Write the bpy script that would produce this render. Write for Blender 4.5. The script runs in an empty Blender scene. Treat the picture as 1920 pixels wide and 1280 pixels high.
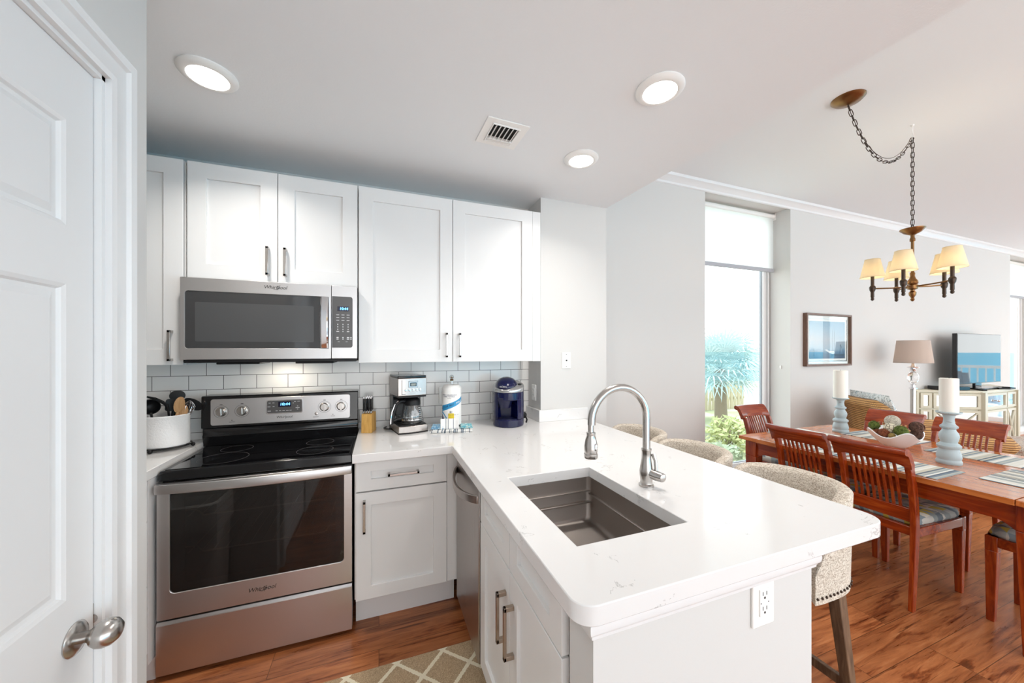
import bpy, bmesh, math, random
from math import sin, cos, pi, radians as R, sqrt
from mathutils import Vector, Matrix

random.seed(7)
S = bpy.context.scene
COL = S.collection

# ------------------------------------------------------------------ camera
cam_d = bpy.data.cameras.new('camera')
cam_d.sensor_fit = 'HORIZONTAL'
cam_d.sensor_width = 36.0
cam_d.lens = 677.74 / 1920 * 36
cam_d.shift_x = (960 - 967.47) / 1920
cam_d.shift_y = (656.65 - 640) / 1920
cam_d.clip_start = 0.02
cam_d.clip_end = 3000
cam = bpy.data.objects.new('camera', cam_d)
COL.objects.link(cam)
cam.location = (0, 0, 1.4096)
cam.rotation_euler = (pi / 2, 0, -0.3624)
S.camera = cam

# ------------------------------------------------------------------ exposure, world
S.view_settings.view_transform = 'Standard'
S.view_settings.look = 'None'
S.view_settings.gamma = 1
S.view_settings.use_curve_mapping = False
S.view_settings.exposure = 0.48
W = bpy.data.worlds.new('sky')
S.world = W
W.use_nodes = True
nt = W.node_tree
bg = nt.nodes['Background']
tc = nt.nodes.new('ShaderNodeTexCoord')
sep = nt.nodes.new('ShaderNodeSeparateXYZ')
rmp = nt.nodes.new('ShaderNodeValToRGB')
nt.links.new(tc.outputs['Generated'], sep.inputs[0])
mp = nt.nodes.new('ShaderNodeMapRange')
mp.inputs[1].default_value = -1
mp.inputs[2].default_value = 1
nt.links.new(sep.outputs[2], mp.inputs[0])
nt.links.new(mp.outputs[0], rmp.inputs[0])
cr = rmp.color_ramp
cr.elements[0].position = 0.0
cr.elements[0].color = (1.0, 0.99, 0.97, 1)
cr.elements[1].position = 1.0
cr.elements[1].color = (0.80, 0.90, 1.0, 1)
for p_, c_ in ((0.48, (1.0, 1.0, 0.99)), (0.5, (1, 1, 1)), (0.62, (0.92, 0.97, 1.0))):
    e = cr.elements.new(p_)
    e.color = (*c_, 1)
nt.links.new(rmp.outputs[0], bg.inputs[0])
bg.inputs[1].default_value = 2.5


def area_light(name, loc, rot, sx, sy, power, col=(1, 1, 1), shape='RECTANGLE', spread=180):
    l = bpy.data.lights.new(name, 'AREA')
    l.shape = shape
    l.size = sx
    l.size_y = sy
    l.energy = power
    l.color = col
    l.spread = R(spread)
    o = bpy.data.objects.new(name, l)
    COL.objects.link(o)
    o.location = loc
    o.rotation_euler = rot
    return o


def point_light(name, loc, power, col=(1, 1, 1), r=0.03, parent=None):
    l = bpy.data.lights.new(name, 'POINT')
    l.energy = power
    l.color = col
    l.shadow_soft_size = r
    o = bpy.data.objects.new(name, l)
    COL.objects.link(o)
    o.location = loc
    if parent:
        o.parent = parent
    return o


sun_d = bpy.data.lights.new('sun', 'SUN')
sun_d.energy = 2.5
sun_d.angle = R(1.0)
sun_d.color = (1, .97, .92)
sun = bpy.data.objects.new('sun', sun_d)
COL.objects.link(sun)
sun.location = (20, 4, 20)
sun.rotation_euler = Vector((-.50, -.10, -.86)).to_track_quat('-Z', 'Y').to_euler()


# ------------------------------------------------------------------ materials
def srgb(r, g, b):
    f = lambda c: (c / 255 / 12.92) if c / 255 <= 0.04045 else ((c / 255 + 0.055) / 1.055) ** 2.4
    return (f(r), f(g), f(b))


class Mat:
    def __init__(s, name, col=(.8, .8, .8), rough=.5, metal=0, spec=None, emit=None, estr=0, alpha=None, trans=0, coat=0, ior=None):
        s.m = bpy.data.materials.new(name)
        s.m.use_nodes = True
        s.t = s.m.node_tree
        s.b = s.t.nodes['Principled BSDF']
        i = s.b.inputs
        i['Base Color'].default_value = (*col, 1)
        i['Roughness'].default_value = rough
        i['Metallic'].default_value = metal
        if spec is not None:
            i['Specular IOR Level'].default_value = spec
        if emit:
            i['Emission Color'].default_value = (*emit, 1)
            i['Emission Strength'].default_value = estr
        if trans:
            i['Transmission Weight'].default_value = trans
        if coat:
            i['Coat Weight'].default_value = coat
            i['Coat Roughness'].default_value = .08
        if ior:
            i['IOR'].default_value = ior
        s._c = None

    def n(s, typ, **kw):
        x = s.t.nodes.new('ShaderNode' + typ)
        for k, v in kw.items():
            if hasattr(x, k):
                setattr(x, k, v)
        return x

    def l(s, a, b):
        s.t.links.new(a, b)

    def coord(s, scale=(1, 1, 1), loc=(0, 0, 0), rot=(0, 0, 0), src='Object'):
        c = s.n('TexCoord')
        m = s.n('Mapping')
        m.inputs['Scale'].default_value = scale
        m.inputs['Location'].default_value = loc
        m.inputs['Rotation'].default_value = rot
        s.l(c.outputs[src], m.inputs[0])
        return m.outputs[0]

    def noise(s, vec, scale=5, detail=3, rough=.5, dist=0):
        x = s.n('TexNoise')
        x.inputs['Scale'].default_value = scale
        x.inputs['Detail'].default_value = detail
        x.inputs['Roughness'].default_value = rough
        x.inputs['Distortion'].default_value = dist
        s.l(vec, x.inputs['Vector'])
        return x.outputs['Fac']

    def ramp(s, fac, stops, const=False):
        x = s.n('ValToRGB')
        r = x.color_ramp
        if const:
            r.interpolation = 'CONSTANT'
        while len(r.elements) < len(stops):
            r.elements.new(.5)
        for e_, (p, c) in zip(r.elements, stops):
            e_.position = p
            e_.color = (*c, 1)
        s.l(fac, x.inputs[0])
        return x.outputs[0]

    def math(s, op, a, b=None, c=None):
        x = s.n('Math', operation=op)
        for k, v in enumerate((a, b, c)):
            if v is None:
                continue
            if isinstance(v, (int, float)):
                x.inputs[k].default_value = v
            else:
                s.l(v, x.inputs[k])
        return x.outputs[0]

    def mix(s, fac, a, b, mode='MIX'):
        x = s.n('Mix', data_type='RGBA', blend_type=mode)
        for k, v in ((0, fac), (6, a), (7, b)):
            if isinstance(v, (int, float)):
                x.inputs[k].default_value = v
            elif isinstance(v, tuple):
                x.inputs[k].default_value = (*v, 1)
            else:
                s.l(v, x.inputs[k])
        return x.outputs[2]

    def col(s, sock):
        s.l(sock, s.b.inputs['Base Color'])
        return s

    def rough(s, sock):
        s.l(sock, s.b.inputs['Roughness'])
        return s

    def bump(s, h, strength=.2, dist=.01):
        x = s.n('Bump')
        x.inputs['Strength'].default_value = strength
        x.inputs['Distance'].default_value = dist
        s.l(h, x.inputs['Height'])
        s.l(x.outputs[0], s.b.inputs['Normal'])
        return s

    def xyz(s, vec):
        x = s.n('SeparateXYZ')
        s.l(vec, x.inputs[0])
        return x.outputs


def wood(name, dark, mid, light, axis=0, rough=.3, sc=1.0, coat=0):
    m = Mat(name, mid, rough, coat=coat)
    st = [14 * sc, 14 * sc, 14 * sc]
    st[axis] = 1.4 * sc
    v = m.coord(tuple(st))
    a = m.noise(v, 2.2, 5, .6, 1.2)
    m.col(m.ramp(a, [(.25, dark), (.5, mid), (.78, light)]))
    return m.m


M = {}
M['wall'] = Mat('wall_paint', srgb(213, 211, 208), .8)
_m = M['wall']; _m.bump(_m.noise(_m.coord(), 180, 2), .05, .002); M['wall'] = _m.m
_m = Mat('ceiling_paint', srgb(236, 239, 241), .85); _m.bump(_m.noise(_m.coord(), 120, 3), .15, .003); M['ceil'] = _m.m
M['trim'] = Mat('white_trim_gloss', srgb(232, 232, 232), .28).m
M['door'] = Mat('white_door_paint', srgb(230, 230, 230), .35).m
M['cab'] = Mat('white_cabinet_paint', srgb(230, 229, 228), .32).m
M['gap'] = Mat('shadow_gap_dark', (.05, .048, .045), .8).m
# subway tile
_m = Mat('subway_tile', srgb(228, 227, 225), .12)
_v = _m.coord()
_x = _m.xyz(_v)
_c = _m.n('CombineXYZ')
_m.l(_m.math('ADD', _x[0], 10 * .158 + .115), _c.inputs[0])
_m.l(_m.math('ADD', _x[2], -.873), _c.inputs[1])
_bk = _m.n('TexBrick')
_bk.offset = .5
_bk.inputs['Scale'].default_value = 1
_bk.inputs['Brick Width'].default_value = .158
_bk.inputs['Row Height'].default_value = .079
_bk.inputs['Mortar Size'].default_value = .0016
_bk.inputs['Mortar Smooth'].default_value = .15
_bk.inputs['Color1'].default_value = (*srgb(238, 237, 235), 1)
_bk.inputs['Color2'].default_value = (*srgb(232, 231, 229), 1)
_bk.inputs['Mortar'].default_value = (*srgb(96, 94, 92), 1)
_m.l(_c.outputs[0], _bk.inputs['Vector'])
_m.col(_bk.outputs['Color'])
_m.bump(_m.math('SUBTRACT', 1, _bk.outputs['Fac']), .5, .0015)
M['tile'] = _m.m
# quartz
_m = Mat('white_quartz', srgb(230, 229, 228), .1, coat=.2)
_v = _m.coord()
_n1 = _m.noise(_v, 4.0, 6, .65, 1.6)
_a = _m.math('ABSOLUTE', _m.math('SUBTRACT', _n1, .5))
_vein = _m.math('LESS_THAN', _a, .006)
_brk = _m.math('GREATER_THAN', _m.noise(_v, 14, 3), .60)
_f = _m.math('MULTIPLY', _m.math('MULTIPLY', _vein, _brk), .55)
_m.col(_m.mix(_f, srgb(230, 229, 228), srgb(168, 166, 164)))
M['quartz'] = _m.m


def steel(name, col, rough, axis=0, stren=.06):
    m = Mat(name, col, rough, 1)
    sc = [600, 600, 600]
    sc[axis] = 4
    n_ = m.noise(m.coord(tuple(sc)), 1, 2)
    m.rough(m.math('ADD', m.math('MULTIPLY', n_, .14), rough - .07))
    m.bump(n_, stren, .001)
    return m.m


M['steel'] = steel('brushed_stainless', srgb(206, 204, 204), .36, 0)
M['steel_v'] = steel('brushed_stainless_upright', srgb(180, 174, 170), .3, 2)
M['sink'] = steel('satin_sink_steel', srgb(172, 164, 158), .40, 1, .04)
M['nickel'] = Mat('brushed_nickel', srgb(186, 182, 178), .24, 1).m
M['bronze_nickel'] = Mat('satin_nickel_warm', srgb(176, 160, 146), .3, 1).m
M['chrome'] = Mat('chrome', (.8, .8, .82), .06, 1).m
M['black'] = Mat('black_gloss', (.008, .008, .009), .1).m
M['black_matte'] = Mat('black_plastic', (.008, .008, .009), .42, spec=.3).m
M['cooktop'] = Mat('black_ceramic_glass', (.004, .004, .005), .035).m
M['darkgrey'] = Mat('charcoal_panel', srgb(84, 82, 82), .3).m
M['keyprint'] = Mat('pale_key_print', srgb(205, 205, 205), .6).m
M['lettering'] = Mat('dark_lettering', srgb(70, 68, 66), .3, .6).m
M['blue_led'] = Mat('blue_led_digits', (.05, .3, .9), .5, emit=(.1, .45, 1.0), estr=5).m
M['lcd'] = Mat('black_led_window', (.002, .002, .02), .15).m
M['lcd_grey'] = Mat('grey_lcd', srgb(150, 156, 150), .3).m
# oven glass: tinted
_m = Mat('tinted_oven_glass', (.012, .011, .011), .03, spec=1.0, coat=.3)
_tr = _m.n('BsdfTransparent'); _tr.inputs[0].default_value = (.6, .52, .48, 1)
_mx = _m.n('MixShader'); _mx.inputs[0].default_value = .5
_out = _m.t.nodes['Material Output']
_m.l(_m.b.outputs[0], _mx.inputs[1]); _m.l(_tr.outputs[0], _mx.inputs[2]); _m.l(_mx.outputs[0], _out.inputs[0])
M['ovenglass'] = _m.m
M['mwglass'] = Mat('microwave_window_glass', (.035, .036, .038), .06, spec=.9).m
M['mwscreen'] = Mat('microwave_mesh_screen', (.075, .076, .078), .22).m
M['cavity'] = Mat('oven_enamel', srgb(96, 84, 78), .4).m
M['rackwire'] = Mat('oven_rack_wire', srgb(214, 206, 198), .4).m


def glass_mat(name, tint=(1, 1, 1), refl=.08, rough=.0):
    m = Mat(name, tint, rough)
    tr = m.n('BsdfTransparent'); tr.inputs[0].default_value = (*tint, 1)
    gl = m.n('BsdfGlossy'); gl.inputs['Roughness'].default_value = rough
    lw = m.n('LayerWeight'); lw.inputs[0].default_value = .5
    fr_ = m.math('MINIMUM', m.math('ADD', refl * .5, m.math('MULTIPLY', m.math('POWER', lw.outputs['Facing'], 4), .7)), 1)
    mx = m.n('MixShader')
    m.l(fr_, mx.inputs[0]); m.l(tr.outputs[0], mx.inputs[1]); m.l(gl.outputs[0], mx.inputs[2])
    m.l(mx.outputs[0], m.t.nodes['Material Output'].inputs[0])
    return m.m


M['pane'] = glass_mat('window_glass', (.97, .99, .99), .05)
M['thin_glass'] = glass_mat('clear_thin_glass', (.86, .88, .88), .35)
M['crystal'] = Mat('lead_crystal', (1, 1, 1), .01, trans=1, ior=1.5).m


def cloth_light(name, col, tl=.5):
    m = Mat(name, col, .9)
    df = m.n('BsdfDiffuse'); df.inputs[0].default_value = (*col, 1)
    t_ = m.n('BsdfTranslucent'); t_.inputs[0].default_value = (*col, 1)
    mx = m.n('MixShader'); mx.inputs[0].default_value = tl
    m.l(df.outputs[0], mx.inputs[1]); m.l(t_.outputs[0], mx.inputs[2])
    m.l(mx.outputs[0], m.t.nodes['Material Output'].inputs[0])
    return m.m


M['shade'] = cloth_light('ivory_shade_linen', srgb(246, 236, 214), .5)
M['lampshade'] = cloth_light('taupe_shade_linen', srgb(214, 200, 190), .3)
M['blind'] = cloth_light('white_blind_cloth', srgb(248, 250, 250), .6)
M['hem'] = Mat('grey_hem_bar', srgb(176, 176, 182), .5).m
M['lens'] = Mat('lit_lamp_lens', (1, 1, 1), .5, emit=(1, .97, .92), estr=6).m
M['bulb'] = Mat('lit_bulb', (1, 1, 1), .5, emit=(1, .85, .6), estr=12).m
M['plastic'] = Mat('white_plastic', srgb(242, 241, 238), .3).m
M['gasket'] = Mat('grey_gasket', srgb(150, 158, 166), .6).m
M['slot'] = Mat('outlet_slot', (.03, .03, .03), .5).m
# floor planks along X
_m = Mat('wood_plank_floor', (.3, .12, .04), .3)
_v = _m.coord()
_bk = _m.n('TexBrick'); _bk.offset = .37; _bk.offset_frequency = 3
for k_, v_ in (('Scale', 1), ('Brick Width', 1.22), ('Row Height', .152), ('Mortar Size', .0016), ('Mortar Smooth', .3), ('Bias', 0)):
    _bk.inputs[k_].default_value = v_
_bk.inputs['Color1'].default_value = (0, 0, 0, 1); _bk.inputs['Color2'].default_value = (1, 1, 1, 1); _bk.inputs['Mortar'].default_value = (.5, .5, .5, 1)
_m.l(_v, _bk.inputs['Vector'])
_bw = _m.n('RGBToBW'); _m.l(_bk.outputs['Color'], _bw.inputs[0])
_xs = _m.xyz(_v); _cc = _m.n('CombineXYZ')
_m.l(_m.math('ADD', _m.math('MULTIPLY', _xs[0], 1.6), _m.math('MULTIPLY', _bw.outputs[0], 37)), _cc.inputs[0])
_m.l(_m.math('MULTIPLY', _xs[1], 19), _cc.inputs[1])
_g1 = _m.noise(_cc.outputs[0], 1.6, 7, .66, .8)
_cc2 = _m.n('CombineXYZ')
_m.l(_m.math('ADD', _m.math('MULTIPLY', _xs[0], .9), _m.math('MULTIPLY', _bw.outputs[0], 11)), _cc2.inputs[0])
_m.l(_m.math('MULTIPLY', _xs[1], 9), _cc2.inputs[1])
_g2 = _m.noise(_cc2.outputs[0], 2.0, 5, .65, .9)
_base = _m.ramp(_g1, [(.25, srgb(104, 60, 38)), (.42, srgb(166, 100, 60)), (.58, srgb(196, 124, 76)), (.8, srgb(212, 150, 102))])
_dk = _m.ramp(_g2, [(.32, srgb(84, 50, 36)), (.38, srgb(176, 140, 122)), (.45, (1, 1, 1))])
_c1 = _m.mix(.75, _base, _dk, 'MULTIPLY')
_tint = _m.ramp(_bw.outputs[0], [(0, (.70, .66, .64)), (1, (1.0, .98, .97))])
_cc3 = _m.n('CombineXYZ')
_m.l(_m.math('ADD', _m.math('MULTIPLY', _xs[0], 2.2), _m.math('MULTIPLY', _bw.outputs[0], 23)), _cc3.inputs[0])
_m.l(_m.math('MULTIPLY', _xs[1], 42), _cc3.inputs[1])
_g3 = _m.noise(_cc3.outputs[0], 1.3, 4, .6, .6)
_c1 = _m.mix(.7, _c1, _m.ramp(_g3, [(.31, srgb(96, 62, 46)), (.36, (1, 1, 1))]), 'MULTIPLY')
_c2 = _m.mix(1, _c1, _tint, 'MULTIPLY')
_c3 = _m.mix(_m.math('MULTIPLY', _bk.outputs['Fac'], .75), _c2, srgb(64, 34, 20))
_m.col(_c3)
_m.rough(_m.math('ADD', _m.math('MULTIPLY', _g1, .2), .2))
_m.bump(_m.math('SUBTRACT', _g1, _bk.outputs['Fac']), .12, .003)
M['floor'] = _m.m
# dining woods
M['cherry'] = wood('cherry_stained_wood', srgb(100, 28, 6), srgb(142, 50, 12), srgb(178, 82, 26), 2, .22, 1.3, .25)
M['cherry_y'] = wood('cherry_stained_wood_long', srgb(100, 28, 6), srgb(142, 50, 12), srgb(178, 82, 26), 1, .22, 1.0, .25)
_m = Mat('plank_table_top', (.4, .15, .04), .16, coat=.3)
_v = _m.coord()
_x = _m.xyz(_v)
_n = _m.noise(_m.coord((12, 1.3, 12)), 2.2, 5, .6, 1.0)
_pl = _m.math('FRACT', _m.math('MULTIPLY', _x[0], 1 / .145))
_ln = _m.math('LESS_THAN', _pl, .04)
_id = _m.math('FLOOR', _m.math('MULTIPLY', _x[0], 1 / .145))
_wn = _m.n('TexWhiteNoise', noise_dimensions='1D'); _m.l(_id, _wn.inputs['W'])
_base = _m.ramp(_n, [(.25, srgb(160, 84, 34)), (.5, srgb(202, 116, 54)), (.8, srgb(224, 146, 78))])
_tt = _m.ramp(_wn.outputs['Value'], [(0, (.86, .84, .82)), (1, (1, 1, 1))])
_m.col(_m.mix(_m.math('MULTIPLY', _ln, .85), _m.mix(1, _base, _tt, 'MULTIPLY'), srgb(60, 24, 10)))
M['tabletop'] = _m.m
M['stool_wood'] = wood('weathered_oak_leg', srgb(70, 50, 36), srgb(104, 78, 56), srgb(134, 104, 78), 2, .5, 2)
M['pine'] = wood('pine_block', srgb(196, 140, 66), srgb(222, 172, 92), srgb(234, 190, 116), 2, .45, 3)
M['spoonwood'] = wood('beech_spoon', srgb(200, 150, 100), srgb(218, 172, 122), srgb(228, 188, 142), 2, .55, 4)
M['frame_wood'] = wood('walnut_frame', srgb(80, 56, 44), srgb(112, 82, 66), srgb(136, 104, 86), 2, .4, 4)
# fabrics
_m = Mat('oatmeal_tweed', (.5, .45, .38), .95)
_n = _m.noise(_m.coord(), 230, 2, .7)
_n2 = _m.noise(_m.coord((60, 60, 520)), 1, 2)
_m.col(_m.ramp(_m.math('ADD', _m.math('MULTIPLY', _n, .7), _m.math('MULTIPLY', _n2, .3)), [(.36, srgb(146, 130, 114)), (.5, srgb(206, 194, 178)), (.62, srgb(230, 222, 210))]))
_m.bump(_n, .35, .002)
M['tweed'] = _m.m
_m = Mat('triangle_print_cushion', (.5, .5, .5), .85)
_v = _m.coord((1 / .045, 1 / .045, 1), loc=(.2, .3, 0))
_x = _m.xyz(_v)
_fx, _fy = _m.math('FRACT', _x[0]), _m.math('FRACT', _x[1])
_t1 = _m.math('GREATER_THAN', _m.math('ADD', _fx, _fy), 1)
_ce = _m.n('CombineXYZ')
_m.l(_m.math('FLOOR', _x[0]), _ce.inputs[0]); _m.l(_m.math('FLOOR', _x[1]), _ce.inputs[1]); _m.l(_t1, _ce.inputs[2])
_wn = _m.n('TexWhiteNoise', noise_dimensions='3D'); _m.l(_ce.outputs[0], _wn.inputs['Vector'])
_m.col(_m.ramp(_wn.outputs['Value'], [(0, srgb(150, 160, 160)), (.16, srgb(206, 206, 198)), (.36, srgb(110, 124, 132)), (.52, srgb(178, 184, 180)), (.7, srgb(206, 184, 84)), (.82, srgb(226, 222, 208)), (.92, srgb(136, 150, 156))], True))
M['cushion'] = _m.m


def stripes(name, axis, period, cols, seed=0):
    m = Mat(name, (.7, .7, .7), .9)
    x_ = m.xyz(m.coord())
    k = m.math('MULTIPLY', x_[axis], 1 / period)
    w_ = m.n('TexWhiteNoise', noise_dimensions='1D')
    m.l(m.math('FLOOR', m.math('ADD', k, seed)), w_.inputs['W'])
    st = [(i / len(cols), c) for i, c in enumerate(cols)]
    m.col(m.ramp(w_.outputs['Value'], st, True))
    m.bump(m.noise(m.coord((300, 300, 300)), 1, 1), .3, .001)
    return m.m


_sc = [srgb(*c) for c in ((226, 224, 214), (126, 140, 150), (236, 234, 226), (160, 170, 172), (206, 200, 182), (96, 110, 124), (230, 228, 220), (188, 190, 182))]
M['mat_a'] = stripes('striped_placemat_weave', 1, .011, _sc, 5)
# wicker
_m = Mat('honey_wicker', (.4, .25, .1), .6)
_v = _m.coord()
_wv = _m.n('TexWave'); _wv.inputs['Scale'].default_value = 16; _wv.inputs['Distortion'].default_value = 1.5; _wv.bands_direction = 'Z'
_m.l(_v, _wv.inputs['Vector'])
_wv2 = _m.n('TexWave'); _wv2.inputs['Scale'].default_value = 22; _wv2.bands_direction = 'Y'; _m.l(_v, _wv2.inputs['Vector'])
_h = _m.math('MULTIPLY', _wv.outputs['Fac'], _m.math('ADD', .5, _m.math('MULTIPLY', _wv2.outputs['Fac'], .5)))
_m.col(_m.ramp(_h, [(.0, srgb(110, 72, 34)), (.3, srgb(176, 126, 70)), (1, srgb(212, 166, 104))]))
_m.bump(_h, .6, .008)
M['wicker'] = _m.m


def floral(name, base, c1, c2, sc=26):
    m = Mat(name, base, .9)
    v_ = m.coord()
    n1_ = m.noise(v_, sc, 3, .6, 1.5)
    n2_ = m.noise(v_, sc * .6, 3, .6, 2.5)
    a_ = m.mix(m.math('GREATER_THAN', n1_, .58), base, c1)
    b_ = m.mix(m.math('LESS_THAN', m.math('ABSOLUTE', m.math('SUBTRACT', n2_, .5)), .02), a_, c2)
    m.col(b_)
    return m.m


M['floral'] = floral('floral_upholstery', srgb(214, 204, 190), srgb(170, 172, 170), srgb(160, 96, 80))
M['throw'] = floral('leaf_print_throw', srgb(220, 222, 220), srgb(180, 194, 200), srgb(120, 130, 126), 18)
# candlestick
_m = Mat('distressed_blue_paint', srgb(172, 186, 190), .5)
_n = _m.noise(_m.coord((8, 8, 60)), 1.2, 4, .7)
_m.col(_m.mix(_m.math('GREATER_THAN', _n, .655), srgb(176, 190, 194), srgb(110, 92, 76)))
M['bluepaint'] = _m.m
M['wax'] = Mat('ivory_wax', srgb(244, 240, 230), .45).m
M['ceramic'] = Mat('white_glazed_ceramic', srgb(240, 240, 240), .12).m
M['brass'] = Mat('antique_bronze', srgb(134, 100, 66), .3, 1).m
M['bronze_dark'] = Mat('dark_bronze', srgb(70, 58, 50), .35, .8).m
M['silver_brush'] = Mat('mirror_panel', (.75, .77, .78), .04, 1).m
M['cream_wood'] = Mat('pale_champagne_frame', srgb(206, 200, 178), .35).m
M['screen'] = Mat('dark_glossy_screen', (.006, .008, .012), .02, spec=.7).m
M['navy'] = Mat('navy_metallic_plastic', srgb(5, 12, 60), .14).m
M['navy_dark'] = Mat('navy_satin_plastic', srgb(16, 18, 54), .3).m  # rougher navy plastic of the drip tray and pod holder
M['silver_plastic'] = Mat('silver_plastic', srgb(178, 178, 178), .25, .7).m
M['smoke'] = glass_mat('smoke_reservoir', (.72, .71, .71), .25)
# rug
_m = Mat('trellis_rug', (.4, .3, .2), .95)
_x = _m.xyz(_m.coord((1, 1, 1)))
_P = .205
_u = _m.math('MULTIPLY', _m.math('ADD', _x[0], _m.math('MULTIPLY', _x[1], .98)), 1 / _P)
_u = _m.math('ADD', _u, 10.52)
_w = _m.math('MULTIPLY', _m.math('SUBTRACT', _x[0], _m.math('MULTIPLY', _x[1], .98)), 1 / _P)
_w = _m.math('ADD', _w, 20 - .266)
_jit = _m.math('MULTIPLY', _m.math('SUBTRACT', _m.noise(_m.coord(), 120, 1), .5), .06)
_l1 = _m.math('LESS_THAN', _m.math('ABSOLUTE', _m.math('SUBTRACT', _m.math('FRACT', _m.math('ADD', _u, _jit)), .5)), .055)
_l2 = _m.math('LESS_THAN', _m.math('ABSOLUTE', _m.math('SUBTRACT', _m.math('FRACT', _m.math('ADD', _w, _jit)), .5)), .055)
_ns = _m.noise(_m.coord(), 300, 2)
_m.col(_m.mix(_m.math('MAXIMUM', _l1, _l2), _m.ramp(_ns, [(.3, srgb(150, 126, 96)), (.7, srgb(206, 180, 146))]), srgb(236, 226, 200)))
_m.bump(_ns, .6, .004)
M['rug'] = _m.m
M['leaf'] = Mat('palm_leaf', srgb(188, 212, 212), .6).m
M['leaf2'] = Mat('shrub_leaf', srgb(188, 196, 140), .7).m
M['leaf3'] = Mat('low_shrub_leaf', srgb(166, 180, 152), .7).m
M['bark'] = Mat('palm_bark', srgb(150, 138, 122), .9).m
M['fence'] = Mat('bleached_fence_wood', srgb(176, 168, 140), .8).m
_m = Mat('pale_garden_sand', srgb(236, 232, 216), .9)
_m.col(_m.ramp(_m.noise(_m.coord(), 1.2, 4), [(.4, srgb(190, 186, 172)), (.6, srgb(150, 160, 124))]))
M['ground'] = _m.m
M['sea'] = Mat('turquoise_sea', srgb(70, 176, 208), .5).m
M['hill'] = Mat('distant_blue_hill', srgb(120, 186, 214), .9).m
M['rail'] = Mat('white_balcony_paint', srgb(244, 246, 246), .5).m
M['greychair'] = Mat('grey_outdoor_paint', srgb(150, 166, 180), .6).m
M['vent_dark'] = Mat('duct_dark', (.02, .02, .02), .8).m
M['paper'] = Mat('paper_white', srgb(244, 243, 240), .9).m


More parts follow.
